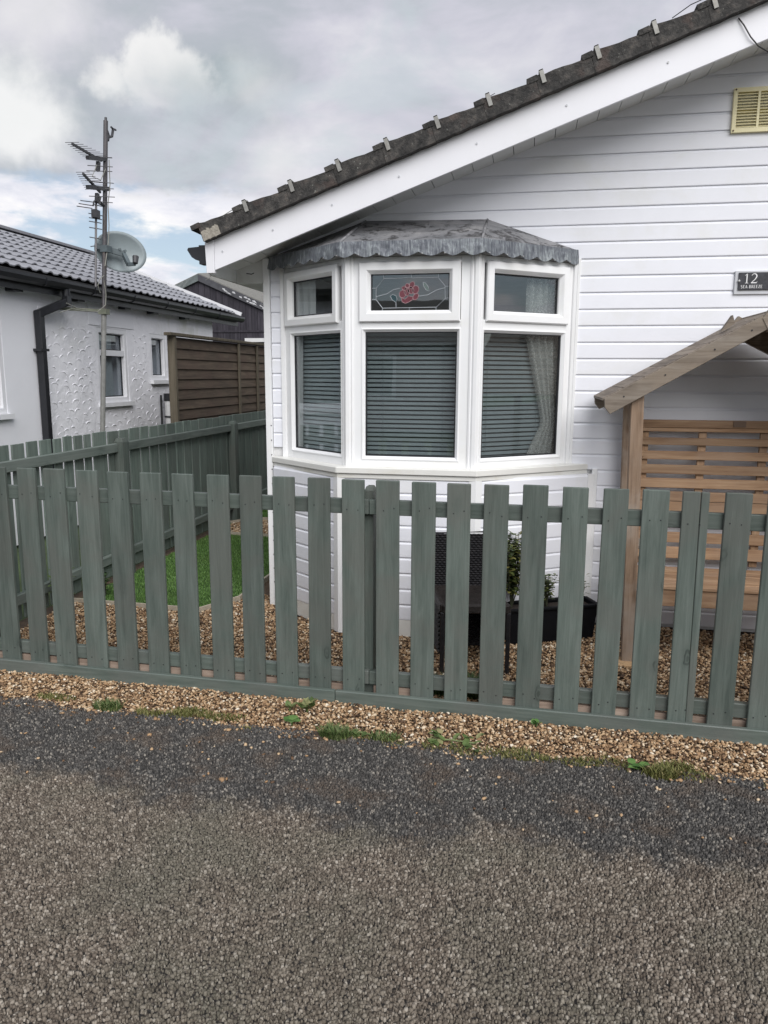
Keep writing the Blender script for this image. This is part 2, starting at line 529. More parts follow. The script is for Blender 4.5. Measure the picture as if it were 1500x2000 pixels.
def glass(name, tint, refl):
    m = bpy.data.materials.new(name)
    m.use_nodes = True
    m.node_tree.nodes.clear()
    t = NT(m.node_tree)
    out = t.n('ShaderNodeOutputMaterial')
    tr = t.n('ShaderNodeBsdfTransparent', i0=tint)
    gl = t.n('ShaderNodeBsdfGlossy', i0=(0.95, 0.97, 1.0))
    gl.inputs['Roughness'].default_value = 0.012
    ge = t.n('ShaderNodeNewGeometry')
    ca = t.math('ABSOLUTE', t.vmath('DOT_PRODUCT', ge.outputs['Normal'], ge.outputs['Incoming']))
    sch = t.math('ADD', 0.043, t.math('MULTIPLY', 0.957, t.math('POWER', t.math('SUBTRACT', 1.0, ca), 5.0)))
    fac = t.math('MULTIPLY', sch, refl, clamp=True)
    mx = t.n('ShaderNodeMixShader', i0=fac, i1=tr.outputs[0], i2=gl.outputs[0])
    # slight waviness of the pane
    v = t.n('ShaderNodeTexCoord').outputs['Object']
    t.set(gl.inputs['Normal'], t.bump(t.noise(v, 2.5, 2), 0.03, 0.02))
    t.t.links.new(mx.outputs[0], out.inputs[0])
    return m


m_glass = glass('window_glass', (0.93, 0.955, 0.955), 2.0)
m_glass2 = glass('neighbour_glass', (0.85, 0.88, 0.9), 1.7)

# sheer curtain
for sheer_name, d_col, t_amt in (('net_curtain_white', (0.80, 0.79, 0.79), 0.12), ('sheer_curtain', (0.50, 0.49, 0.47), 0.62)):
  m_sheer = bpy.data.materials.new(sheer_name)
  MATS[sheer_name] = m_sheer
  m_sheer.use_nodes = True
  m_sheer.node_tree.nodes.clear()
  t = NT(m_sheer.node_tree)
  out = t.n('ShaderNodeOutputMaterial')
  df = t.n('ShaderNodeBsdfDiffuse', i0=d_col)
  tl = t.n('ShaderNodeBsdfTranslucent', i0=(0.6, 0.6, 0.6))
  tp = t.n('ShaderNodeBsdfTransparent')
  v = t.n('ShaderNodeTexCoord').outputs['Object']
  vo = t.n('ShaderNodeTexVoronoi')
  t.set(vo.inputs['Vector'], v)
  t.set(vo.inputs['Scale'], 70.0)
  dots = t.smooth(vo.outputs['Distance'], 0.45, 0.3)
  m1 = t.n('ShaderNodeMixShader', i0=0.25, i1=df.outputs[0], i2=tl.outputs[0])
  m2 = t.n('ShaderNodeMixShader', i0=t.math('SUBTRACT', t_amt, t.math('MULTIPLY', dots, t_amt * 0.45)), i1=m1.outputs[0], i2=tp.outputs[0])
  t.t.links.new(m2.outputs[0], out.inputs[0])


def island_mat(name, stops, rough=0.8, extra=None, bump=0.0, spec=0.4):
    """one tone per stone, blade or leaf (random per mesh island)"""
    m, t, b, _ = newmat(name)
    ri = t.n('ShaderNodeNewGeometry').outputs['Random Per Island']
    c = t.ramp(ri, stops)
    v = t.n('ShaderNodeTexCoord').outputs['Object']
    if extra:
        c = extra(t, v, c, ri)
    n = t.noise(v, 160, 4, 0.6)
    c = t.vmath('SCALE', c, t.math('ADD', 0.78, t.math('MULTIPLY', n, 0.44)))
    t.set(b.inputs['Base Color'], c)
    t.set(b.inputs['Roughness'], rough)
    t.set(b.inputs['Specular IOR Level'], spec)
    if bump:
        t.set(b.inputs['Normal'], t.bump(n, bump, 0.004))
    return m


m_gravel = island_mat('golden_gravel_stones', [(0.0, (0.055, 0.033, 0.02)), (0.16, (0.125, 0.073, 0.040)), (0.34, (0.255, 0.155, 0.082)),
                                               (0.55, (0.375, 0.237, 0.128)), (0.76, (0.48, 0.335, 0.198)), (0.92, (0.60, 0.47, 0.32)), (1.0, (0.74, 0.67, 0.55))], 0.7, bump=0.2)


def roadmask(t, v):
    """new dark bitumen patch along the verge: 1 = dark blue grey, 0 = old brown surface"""
    s = t.n('ShaderNodeSeparateXYZ', i0=v)
    big = t.noise(v, 2.3, 6, 0.62, 0.5)
    e = t.math('ADD', s.outputs[1], t.math('MULTIPLY', t.math('SUBTRACT', big, 0.5), 0.75))
    e = t.math('ADD', e, t.math('MULTIPLY', t.math('SUBTRACT', t.noise(v, 14.0, 5, 0.65, 0.3), 0.5), 0.28))
    e = t.math('SUBTRACT', e, t.math('MULTIPLY', t.math('ABSOLUTE', t.math('SUBTRACT', s.outputs[0], 0.0)), 0.05))
    return t.smooth(e, 2.20, 2.36)


def chip_extra(t, v, c, ri):
    k = roadmask(t, v)
    dk = t.ramp(ri, [(0.0, (0.034, 0.032, 0.030)), (0.5, (0.068, 0.064, 0.060)), (0.86, (0.118, 0.112, 0.104)), (1.0, (0.28, 0.255, 0.22))])
    n = t.noise(v, 4.5, 5, 0.6)
    dk = t.mix(t.math('MULTIPLY', t.smooth(n, 0.48, 0.66), 0.6), dk, (0.098, 0.072, 0.053))
    c2 = t.mix(t.math('MULTIPLY', t.smooth(t.noise(v, 1.7, 5, 0.6, 0.4), 0.42, 0.66), 0.5), c, (0.118, 0.118, 0.090))
    return t.mix(k, c2, dk)


CHIP = [(0.0, (0.068, 0.053, 0.041)), (0.3, (0.128, 0.104, 0.082)), (0.6, (0.174, 0.145, 0.115)), (0.88, (0.240, 0.206, 0.168)), (1.0, (0.37, 0.33, 0.28))]
m_chip = island_mat('road_chippings', CHIP, 0.75, chip_extra, 0.2, 0.35)

m_road, t, b, _ = newmat('bitumen_road')
v = t.n('ShaderNodeTexCoord').outputs['Object']
vo = t.n('ShaderNodeTexVoronoi')
t.set(vo.inputs['Vector'], v)
t.set(vo.inputs['Scale'], 95.0)
cr = t.n('ShaderNodeSeparateXYZ', i0=vo.outputs['Color']).outputs[0]
c = t.ramp(cr, CHIP)
c = t.mix(t.smooth(vo.outputs['Distance'], 0.35, 0.7), c, (0.02, 0.018, 0.017))
k = roadmask(t, v)
c = t.mix(k, c, t.ramp(cr, [(0.0, (0.02, 0.02, 0.021)), (0.6, (0.047, 0.046, 0.047)), (1.0, (0.10, 0.098, 0.095))]))
c = t.vmath('SCALE', c, 0.72)
t.set(b.inputs['Base Color'], c)
t.set(b.inputs['Roughness'], 0.85)
t.set(b.inputs['Normal'], t.bump(t.math('SUBTRACT', 1.0, vo.outputs['Distance']), 0.9, 0.008))

m_earth = plain('sandy_earth', (0.10, 0.066, 0.040), 0.95, 0.2, 40, 0.8, 150)
m_fields = plain('rough_grass_land', (0.055, 0.085, 0.03), 0.95, 0.25, 3, 0.5, 30)
m_lawnbase = plain('lawn_soil', (0.045, 0.10, 0.02), 0.95, 0.2, 30)


def blade_extra(t, v, c, ri):
    n = t.noise(v, 2.2, 4, 0.6)
    return t.mix(t.math('MULTIPLY', t.smooth(n, 0.45, 0.7), 0.4), c, (0.10, 0.16, 0.04))


m_blade = island_mat('lawn_grass', [(0, (0.065, 0.14, 0.025)), (0.5, (0.098, 0.205, 0.042)), (1, (0.15, 0.265, 0.075))], 0.6, blade_extra)
m_weed = island_mat('weed_leaves', [(0, (0.045, 0.075, 0.02)), (0.6, (0.095, 0.145, 0.042)), (0.9, (0.16, 0.19, 0.075)), (1, (0.30, 0.25, 0.13))], 0.6)
m_weed_yel = island_mat('mossy_weed', [(0, (0.075, 0.08, 0.02)), (0.6, (0.14, 0.145, 0.04)), (1, (0.24, 0.21, 0.09))], 0.7)
m_weed_bright = island_mat('broad_leaves', [(0, (0.04, 0.10, 0.022)), (0.6, (0.068, 0.15, 0.035)), (1, (0.11, 0.20, 0.055))], 0.5)
m_rose = island_mat('shrub_leaves', [(0, (0.02, 0.038, 0.012)), (0.5, (0.055, 0.078, 0.022)), (0.8, (0.11, 0.125, 0.035)), (1, (0.22, 0.19, 0.06))], 0.45)
m_darkgrass = island_mat('dark_tuft', [(0, (0.022, 0.05, 0.016)), (0.6, (0.045, 0.09, 0.028)), (1, (0.09, 0.13, 0.045))], 0.6)

# woven rattan
m_rattan, t, b, _ = newmat('black_rattan')
v, r_ = objvec(t, False)
t.set(b.inputs['Base Color'], t.ramp(t.noise(v, 40, 4), [(0.3, (0.010, 0.010, 0.012)), (0.7, (0.026, 0.024, 0.026))]))
t.set(b.inputs['Roughness'], 0.42)
m_rattan_top = plain('worn_rattan_seat', (0.032, 0.027, 0.025), 0.55, 0.2, 30, 0.4, 90, spec=0.25)


# ------------------------------------------------------------------ scatter helpers (numpy meshes)
def mesh_from_np(name, verts, polys, mat, smooth=False):
    """verts (N,3); polys = list of (M,k) int arrays"""
    me = bpy.data.meshes.new(name)
    me.vertices.add(len(verts))
    me.vertices.foreach_set('co', np.ascontiguousarray(verts, dtype=np.float32).ravel())
    idx = np.concatenate([p.ravel() for p in polys])
    cnt = np.concatenate([np.full(len(p), p.shape[1]) for p in polys])
    st = np.concatenate([[0], np.cumsum(cnt)[:-1]])
    me.loops.add(len(idx))
    me.loops.foreach_set('vertex_index', idx.astype(np.int32))
    me.polygons.add(len(cnt))
    me.polygons.foreach_set('loop_start', st.astype(np.int32))
    me.polygons.foreach_set('loop_total', cnt.astype(np.int32))
    if smooth:
        me.polygons.foreach_set('use_smooth', np.ones(len(cnt), dtype=bool))
    me.update(calc_edges=True)
    me.materials.append(mat)
    return me


def ico(sub):
    bm = bmesh.new()
    bmesh.ops.create_icosphere(bm, subdivisions=sub, radius=1)
    vs = np.array([p.co[:] for p in bm.verts])
    fs = np.array([[q.index for q in f.verts] for f in bm.faces])
    bm.free()
    return vs, fs


def in_poly(x, y, poly):
    ins = np.zeros(len(x), bool)
    n = len(poly)
    for i in range(n):
        x1, y1 = poly[i]
        x2, y2 = poly[(i + 1) % n]
        c = ((y1 > y) != (y2 > y)) & (x < (x2 - x1) * (y - y1) / (y2 - y1 + 1e-12) + x1)
        ins ^= c
    return ins


def jitter_grid(x0, x1, y0, y1, s):
    gx, gy = np.meshgrid(np.arange(x0, x1, s), np.arange(y0, y1, s))
    x = gx.ravel() + rng.uniform(-0.5, 0.5, gx.size) * s * 1.1
    y = gy.ravel() + rng.uniform(-0.5, 0.5, gx.size) * s * 1.1
    return x, y


def wob(x, a=0.0):
    return 0.018 * np.sin(7.3 * x + a) + 0.013 * np.sin(17.1 * x + 1.3 + a) + 0.008 * np.sin(41 * x + a * 2)


def stones(x, y, z, rad, sub):
    bv, bf = ico(sub)
    n = len(x)
    vv = np.repeat(bv[None], n, 0) * (1 + rng.normal(0, 0.13, (n, len(bv), 1)))
    sc = np.stack([rad * rng.uniform(0.85, 1.45, n), rad * rng.uniform(0.7, 1.05, n), rad * rng.uniform(0.45, 0.8, n)], 1)
    vv = vv * sc[:, None, :]
    tl = rng.normal(0, 0.45, n)
    c, s_ = np.cos(tl), np.sin(tl)
    vx, vz = vv[:, :, 0] * c[:, None] + vv[:, :, 2] * s_[:, None], -vv[:, :, 0] * s_[:, None] + vv[:, :, 2] * c[:, None]
    a = rng.uniform(0, 2 * np.pi, n)
    c, s_ = np.cos(a), np.sin(a)
    vy = vx * s_[:, None] + vv[:, :, 1] * c[:, None]
    vx = vx * c[:, None] - vv[:, :, 1] * s_[:, None]
    out = np.stack([vx + x[:, None], vy + y[:, None], vz + z[:, None]], 2).reshape(-1, 3)
    f = (bf[None] + (np.arange(n) * len(bv))[:, None, None]).reshape(-1, 3)
    return out, f


# ------------------------------------------------------------------ the ground
FA, FB = V(-2.617, 3.330, 0), V(1.033, 3.213, 0)          # front line of the picket fence
FT = (FB - FA).normalized()
FN = V(-FT.y, FT.x, 0)                                     # away from the road


def fence_y(x):
    return FA.y + (x - FA.x) * (FB.y - FA.y) / (FB.x - FA.x)


def road_edge(x):
    return 2.948 - 0.0345 * (x + 0.543) + wob(x)


o = MB().add([(-300, -300, -0.03), (300, -300, -0.03), (300, 300, -0.03), (-300, 300, -0.03)], [(0, 1, 2, 3)]).build('ground', m_fields, recalc=False)
tag(o, kind='structure')
o = MB().add([(-60, -4.5, -0.004), (60, -4.5, -0.004), (60, 0.9, -0.004), (60, 2.75, -0.004), (3.0, 2.86, -0.004), (-3.4, 3.06, -0.004), (-60, 4.7, -0.004)],
             [(0, 1, 2, 3, 4, 5, 6)]).build('road', m_road, origin=(0, 0, 0), recalc=False)
tag(o, kind='structure')
o = MB().box(-3.05, 7, 2.55, 12.5, -0.055, -0.014).build('gravel_bed', m_earth, origin=(0, 0, 0))
tag(o, kind='structure')

# golden gravel: verge strip in front, garden behind the fence
px_, py_ = jitter_grid(-3.1, 2.6, 2.35, 3.36, 0.0095)
ed = road_edge(px_) - 0.012
keep = (py_ > ed) & (py_ < fence_y(px_) + 0.03)
# thinning spill over the road edge
spill = (~keep) & (py_ > ed - 0.05) & (py_ <= ed) & (rng.random(len(px_)) < 0.20)
spill2 = (py_ > ed - 0.25) & (py_ <= ed - 0.05) & (rng.random(len(px_)) < 0.006)
spill3 = (py_ > ed - 0.6) & (py_ <= ed - 0.05) & (rng.random(len(px_)) < 0.0035)
k = (keep & ((px_ < 1.75) | (rng.random(len(px_)) < .55))) | spill | spill2 | spill3
px_, py_ = px_[k], py_[k]
rad = rng.gamma(7, 0.0058 / 7, len(px_)).clip(0.003, 0.012)
zz = rng.uniform(-0.010, 0.002, len(px_)) + 0.004 * np.sin(px_ * 9) * np.sin(py_ * 13)
zz = np.where(py_ < road_edge(px_) - 0.05, 0.003, zz)
ve, fe = stones(px_, py_, zz, rad, 1)
g1 = link('gravel_verge', mesh_from_np('gravel_verge', ve, [fe], m_gravel), None, (0, 0, 0))
tag(g1, 'loose golden gravel strip between the road and the picket fence', 'gravel', kind='stuff')

LAWN = [(-2.93, 4.50), (-2.03, 4.46), (-1.885, 4.76), (-1.87, 5.6), (-1.75, 6.72), (-2.80, 6.80), (-2.93, 7.0)]
LAWN2 = [(-2.93, 7.0), (-2.80, 6.80), (-2.95, 7.3), (-2.75, 7.56), (-1.7, 7.62), (-1.7, 11.5), (-2.93, 11.5)]
px_, py_ = jitter_grid(-2.92, 2.75, 3.2, 7.7, 0.0118)
bay = [(-1.62, 12), (-1.62, 4.69), (-1.046, 4.25), (-0.27, 4.25), (0.38, 4.69), (9, 4.69), (9, 12)]
k = (py_ > fence_y(px_) + 0.03) & ((px_ < 1.75) | (rng.random(len(px_)) < .55)) & ~((py_ > 4.9) & (py_ < 6.6)) & ~in_poly(px_, py_, bay) & ~in_poly(px_, py_, LAWN) & ~in_poly(px_, py_, LAWN2)
px_, py_ = px_[k], py_[k]
rad = rng.gamma(8, 0.0072 / 8, len(px_)).clip(0.0035, 0.014)
zz = rng.uniform(-0.012, 0.002, len(px_)) + 0.005 * np.sin(px_ * 8 + 1) * np.sin(py_ * 11)
ve, fe = stones(px_, py_, zz, rad, 1)
g2 = link('garden_gravel', mesh_from_np('garden_gravel', ve, [fe], m_gravel), None, (0, 0, 0))
tag(g2, 'loose golden gravel covering the garden behind the picket fence', 'gravel', kind='stuff')

# chippings of the worn road surface
px_, py_ = jitter_grid(-2.65, 1.6, 1.18, 3.06, 0.0083)
k = (py_ < road_edge(px_) + 0.01) & (px_ > -1.75 - (py_ - 1.2) * .6) & (px_ < 1.0 + (py_ - 1.2) * .38)
px_, py_ = px_[k], py_[k]
n = len(px_)
ang = (np.arange(5) / 5 * 2 * np.pi)[None] + rng.uniform(0, 6.28, (n, 1)) + rng.normal(0, 0.2, (n, 5))
rad = rng.gamma(8, 0.0045 / 8, n).clip(0.0018, 0.008)[:, None] * rng.uniform(0.75, 1.25, (n, 5))
top = rng.uniform(0.0002, 0.0038, n)[:, None] + rng.normal(0, 0.0009, (n, 5))
bx, by = px_[:, None] + rad * np.cos(ang), py_[:, None] + rad * np.sin(ang)
sh = rng.uniform(0.55, 0.8, (n, 1))
tx, ty = px_[:, None] + rad * sh * np.cos(ang), py_[:, None] + rad * sh * np.sin(ang)
ve = np.concatenate([np.stack([bx, by, np.full_like(bx, -0.006)], 2), np.stack([tx, ty, top], 2)], 1).reshape(-1, 3)
off = (np.arange(n) * 10)[:, None]
pent = np.array([[5, 6, 7, 8, 9]]) + off
sides = np.concatenate([np.array([[i, (i + 1) % 5, 5 + (i + 1) % 5, 5 + i]]) + off for i in range(5)])
ch = link('road_chippings', mesh_from_np('road_chippings', ve, [pent, sides], m_chip), None, (0, 0, 0))
tag(ch, 'worn stone chippings bedded in the tarmac of the road', 'road chippings', kind='stuff')

# lawn
for nm_, pl in (('lawn', LAWN), ('far_lawn', LAWN2)):
    o = MB().prism([(x, y, -0.03) for x, y in pl], (0, 0, 0.026)).build('lawn', m_lawnbase, origin=(0, 0, 0))
    tag(o, kind='structure')


def blades(x, y, h, wd, lean):
    n = len(x)
    a = rng.uniform(0, 2 * np.pi, n)
    b_ = rng.uniform(0, 2 * np.pi, n)
    hx, hy = np.cos(a) * wd / 2, np.sin(a) * wd / 2
    lx, ly = np.cos(b_) * lean * h, np.sin(b_) * lean * h
    z0 = np.full(n, -0.01)
    p0 = np.stack([x - hx, y - hy, z0], 1)
    p1 = np.stack([x + hx, y + hy, z0], 1)
    p2 = np.stack([x + hx * .7 + lx * .45, y + hy * .7 + ly * .45, h * .6], 1)
    p3 = np.stack([x - hx * .7 + lx * .45, y - hy * .7 + ly * .45, h * .6], 1)
    p4 = np.stack([x + lx, y + ly, h], 1)
    ve = np.stack([p0, p1, p2, p3, p4], 1).reshape(-1, 3)
    off = (np.arange(n) * 5)[:, None]
    return ve, [np.array([[0, 1, 2, 3]]) + off, np.array([[3, 2, 4]]) + off]


px_, py_ = jitter_grid(-2.94, -1.7, 4.4, 9.5, 0.0095)
k = in_poly(px_, py_, LAWN) | in_poly(px_, py_, LAWN2)
px_, py_ = px_[k], py_[k]
ve, pl = blades(px_, py_, rng.uniform(0.004, 0.013, len(px_)), rng.uniform(0.003, 0.006, len(px_)), rng.uniform(0.3, 1.3, len(px_)))
gr = link('lawn_grass', mesh_from_np('lawn_grass', ve, pl, m_blade), None, (0, 0, 0))
tag(gr, 'short green lawn grass beside the white bungalow', 'grass', kind='stuff')

eg = thing('lawn_edging', (-2.0, 4.48, 0), 'thin pale timber edging round the front of the lawn', 'edging')
for a, c in (((-2.93, 4.49), (-2.03, 4.45)), ((-2.03, 4.45), (-1.872, 4.755)), ((-1.872, 4.755), (-1.855, 5.6)), ((-1.855, 5.6), (-1.74, 6.71)), ((-1.74, 6.71), (-2.80, 6.79)), ((-2.95, 7.31), (-2.75, 7.57)), ((-2.75, 7.57), (-1.7, 7.63))):
    MB().bar((*a, 0.0), (*c, 0.0), 0.016, 0.05).build('edging_board', m_edging, eg)

# ------------------------------------------------------------------ the white bungalow
FY = 4.70                      # facade plane
PITCHK = 0.356                 # rise of the roof per metre
AX = 1.64                      # ridge
X0, X1 = -1.62, 4.90


def soff(x):                   # soffit height at the facade
    return 2.436 + PITCHK * ((x if x < AX else 2 * AX - x) + 0.968)


bung = thing('bungalow', (1.64, 7.8, 0), 'white clad bungalow with bay window and weathered tiled roof, behind picket fence', 'bungalow')

# walls: a hollow shell with the bay opening, room inside
mb = MB()
mb.box(X0 + .02, -1.50, FY + .016, FY + .11, 0, 2.18)
mb.box(0.245, X1 - .02, FY + .016, FY + .11, 0, 2.18)
mb.box(-1.50, 0.245, FY + .016, FY + .11, 0, 0.95)
mb.box(-1.50, 0.245, FY + .016, FY + .11, 2.135, 2.18)
mb.prism([(X0 + .02, FY + .016, 2.18), (X1 - .02, FY + .016, 2.18), (AX, FY + .016, soff(AX) - .01)], (0, .094, 0))
mb.box(X0 + .02, X0 + .12, FY + .11, 11.2, 0, 2.18)
mb.box(X1 - .12, X1 - .02, FY + .11, 11.2, 0, 2.18)
mb.box(X0 + .02, X1 - .02, 11.2, 11.3, 0, 2.18)
mb.prism([(X0 + .02, 11.2, 2.18), (X1 - .02, 11.2, 2.18), (AX, 11.2, soff(AX) - .01)], (0, .1, 0))
mb.build('wall', m_wallcore, bung)
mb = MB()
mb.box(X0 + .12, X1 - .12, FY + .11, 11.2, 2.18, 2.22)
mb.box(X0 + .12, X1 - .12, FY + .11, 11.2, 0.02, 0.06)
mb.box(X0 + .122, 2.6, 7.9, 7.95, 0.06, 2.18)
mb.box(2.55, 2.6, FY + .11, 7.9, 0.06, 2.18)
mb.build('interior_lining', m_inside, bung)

BH = 0.0930


def board_profile(h=BH):
    # (outward depth, height) shiplap section: flat face, scooped top
    return [(0.0, 0.0), (0.0125, 0.0), (0.0135, 0.004), (0.0135, h - 0.017), (0.006, h - 0.008), (0.004, h), (0.0, h)]


def clad(p0, p1, z, parent, cut=None, name='cladding_board', h=BH):
    p0, p1 = V(p0), V(p1)
    tt = (p1 - p0).normalized()
    nn = V(tt.y, -tt.x, 0)
    vs0, vs1 = [], []
    for dd, zz_ in board_profile(h):
        a, c = p0.copy(), p1.copy()
        if cut:
            xa, xb = cut(z + zz_)
            a.x = max(a.x, xa)
            c.x = min(c.x, xb)
            if a.x > c.x:
                a.x = c.x = (a.x + c.x) / 2
        vs0.append(a + nn * dd + V(0, 0, z + zz_))
        vs1.append(c + nn * dd + V(0, 0, z + zz_))
    n = len(vs0)
    m = MB()
    m.add(vs0 + vs1, [tuple(range(n)), tuple(range(n, 2 * n))[::-1]] + [(i, n + i, n + (i + 1) % n, (i + 1) % n) for i in range(n)])
    return m.build(name, m_clad, parent)


def gcut(z):
    x = (z - 2.436) / PITCHK - 0.968
    return x, 2 * AX - x


ZK = [2.161 + BH * k for k in range(-23, 14)]
for z in ZK:
    if z + BH < 0.95:
        clad((0.425, FY + .014, 0), (X1, FY + .014, 0), z, bung)
    elif z < 2.10:
        clad((0.272 if z > 0.94 else 0.425, FY + .014, 0), (X1, FY + .014, 0), z, bung)
    elif z < soff(AX) - BH:
        clad((X0 + .03, FY + .014, 0), (X1, FY + .014, 0), z, bung, gcut)
for z in ZK:
    if 0.98 < z + 0.02 < 2.10:
        clad((-1.585, FY + .014, 0), (-1.523, FY + .014, 0), max(z, 0.987), bung, h=BH)

trim = MB()
trim.box(-1.628, -1.588, FY - .022, FY + .10, 0.0, 2.20)
trim.build('corner_trim', m_upvc, bung, bevel=0.003)
cov = MB()
for k in range(12):
    cov.tube([(-1.592, FY - .0225, 0.16 + k * 0.093), (-1.592, FY - .0245, 0.16 + k * 0.093)], 0.004, 6)
cov.build('trim_fixing', m_gasket, bung)
for x0, x1, z0, z1 in ((-1.523, -1.500, 0.985, 2.16), (0.238, 0.255, 0.985, 2.16), (0.2555, 0.272, 0.985, 2.16), (0.392, 0.423, 0.0, 0.958)):
    MB().box(x0, x1, FY - .012, FY + .03, z0, z1).build('edge_trim', m_upvc, bung, bevel=0.002)

# lower bay
LB = [V(-1.59, 4.685, 0), V(-1.046, 4.25, 0), V(-0.27, 4.25, 0), V(0.385, 4.685, 0)]
core = MB().prism([LB[0] + V(.012, .02, 0), LB[1] + V(.01, .016, 0), LB[2] + V(-.01, .016, 0), LB[3] + V(-.012, .02, 0)], (0, 0, 0.93))
core.build('bay_base', m_wallcore, bung)
for i in range(3):
    a, c = LB[i], LB[i + 1]
    tt = (c - a).normalized()
    for kx in range(9):
        z = 0.10 + 0.0932 * kx
        clad(a + tt * .026, c - tt * .026, z, bung, h=0.0932 if kx < 8 else 0.085)
    nn = V(tt.y, -tt.x, 0)
    m = MB()
    p0, p1 = a + tt * .012, c - tt * .012
    m.hexa([p0, p1, p1 + nn * .012, p0 + nn * .012, p0 + V(0, 0, .098), p1 + V(0, 0, .098), p1 + nn * .012 + V(0, 0, .098), p0 + nn * .012 + V(0, 0, .098)])
    m.build('plinth_board', m_sill, bung)
for i in (1, 2):
    p = LB[i]
    ta, tb = (LB[i] - LB[i - 1]).normalized(), (LB[i + 1] - LB[i]).normalized()
    na, nb_ = V(ta.y, -ta.x, 0), V(tb.y, -tb.x, 0)
    nm_ = (na + nb_).normalized() * .021
    MB().prism([p - ta * .034 + na * .0165, p + nm_, p + tb * .034 + nb_ * .0165, p + tb * .03 - nb_ * .004, p - ta * .03 - na * .004], (0, 0, .93)).build('edge_trim', m_upvc, bung)
p = LB[3]
tt = (LB[3] - LB[2]).normalized()
nn = V(tt.y, -tt.x, 0)
MB().prism([p - tt * .03 + nn * .016, p + tt * .012 + nn * .016, p + tt * .012, p - tt * .03], (0, 0, .93)).build('edge_trim', m_upvc, bung)


def off_poly(pts, dd):
    """polyline of the bay pushed outward"""
    out_ = []
    ns = []
    for i in range(3):
        tt = (pts[i + 1] - pts[i]).normalized()
        ns.append(V(tt.y, -tt.x, 0))
    out_.append(pts[0] + ns[0] * dd)
    for i in (1, 2):
        bis = (ns[i - 1] + ns[i]).normalized()
        out_.append(pts[i] + bis * dd / bis.dot(ns[i]))
    out_.append(pts[3] + ns[2] * dd)
    return out_


BP = [V(-1.500, 4.705, 0), V(-1.005, 4.285, 0), V(-0.285, 4.285, 0), V(0.240, 4.705, 0)]
s1 = off_poly(LB, 0.034)
s1[0] = V(-1.625, FY + .005, 0)
s1[3] = V(0.372, FY + .005, 0)
MB().prism([p + V(0, 0, .950) for p in s1], (0, 0, 0.036)).build('sill', m_sill, bung, bevel=0.004)
s2 = off_poly(LB, 0.020)
s2[0] = V(-1.61, FY + .006, 0)
s2[3] = V(0.366, FY + .006, 0)
MB().prism([p + V(0, 0, .922) for p in s2], (0, 0, 0.027)).build('sill_moulding', m_sill, bung, bevel=0.003)


# windows ---------------------------------------------------------------
class Facet:
    def __init__(s, p0, p1):
        s.p0 = V(p0)
        s.L = (V(p1) - V(p0)).length
        s.t = (V(p1) - V(p0)).normalized()
        s.n = V(s.t.y, -s.t.x, 0)

    def at(s, u, wv, z):
        return s.p0 + s.t * u + s.n * wv + V(0, 0, z)


def ring(m, F, u0_, u1_, z0, z1, prof):
    """mitred frame: prof = [(inset, depth)...] a closed section"""
    n = len(prof)
    vs = []
    for cu, cz, su, sz_ in ((u0_, z0, 1, 1), (u1_, z0, -1, 1), (u1_, z1, -1, -1), (u0_, z1, 1, -1)):
        for ins, dd in prof:
            vs.append(F.at(cu + su * ins, dd, cz + sz_ * ins))
    fs = []
    for c_ in range(4):
        e_ = (c_ + 1) % 4
        for i in range(n):
            j = (i + 1) % n
            fs.append((c_ * n + i, e_ * n + i, e_ * n + j, c_ * n + j))
    m.add(vs, fs)


def slab(m, F, u0_, u1_, z0, z1, w0, w1):
    m.hexa([F.at(u0_, w0, z0), F.at(u1_, w0, z0), F.at(u1_, w1, z0), F.at(u0_, w1, z0), F.at(u0_, w0, z1), F.at(u1_, w0, z1), F.at(u1_, w1, z1), F.at(u0_, w1, z1)])


def make_window(F, u0_, u1_, gl, gu, sash):
    """gl, gu = (u0,u1,z0,z1) of the lower and upper glass; sash = outside of the opening light"""
    m = MB()
    zt = 2.135
    slab(m, F, u0_, gl[0] - .020, .985, zt, -.05, 0.0)
    slab(m, F, gl[1] + .020, u1_, .985, zt, -.05, 0.0)
    slab(m, F, gl[0] - .020, gl[1] + .020, .985, gl[2] - .020, -.05, 0.0)
    slab(m, F, gl[0] - .020, gl[1] + .020, gl[3] + .018, 1.800, -.05, 0.0)
    slab(m, F, gl[0] - .020, gl[1] + .020, 2.098, zt, -.05, 0.0)
    win = m.build('window', m_upvc, bung, bevel=0.002)
    m = MB()
    ring(m, F, gl[0] - .022, gl[1] + .022, gl[2] - .022, gl[3] + .020, [(0, -.03), (0, .003), (.006, .005), (.020, -.014), (.020, -.03)])
    m.build('glazing_bead', m_upvc, win)
    m = MB()
    iw = gu[0] - sash[0]
    ring(m, F, sash[0], sash[1], sash[2], sash[3], [(0, .002), (0, .012), (.006, .020), (iw - .020, .020), (iw - .016, .016), (iw - .001, -.006), (iw - .001, -.03), (.01, -.03)])
    # fill between sash ring (uniform width) and the glass, top and bottom
    if gu[2] - (sash[2] + iw) > .004:
        slab(m, F, sash[0] + iw - .002, sash[1] - iw + .002, sash[2] + iw - .003, gu[2], -.03, -.004)
    if (sash[3] - iw) - gu[3] > .004:
        slab(m, F, sash[0] + iw - .002, sash[1] - iw + .002, gu[3], sash[3] - iw + .003, -.03, -.004)
    m.build('opening_light', m_upvc, win)
    for q in (gl, gu):
        m = MB()
        ring(m, F, q[0] - .004, q[1] + .004, q[2] - .004, q[3] + .004, [(0, -.032), (0, -.017), (.009, -.018), (.009, -.032)])
        m.build('gasket', m_gasket, win)
        m = MB()
        slab(m, F, q[0], q[1], q[2], q[3], -.026, -.022)
        m.build('pane', m_glass, win)
    return win


FL, FC, FR = Facet(BP[0], BP[1]), Facet(BP[1], BP[2]), Facet(BP[2], BP[3])
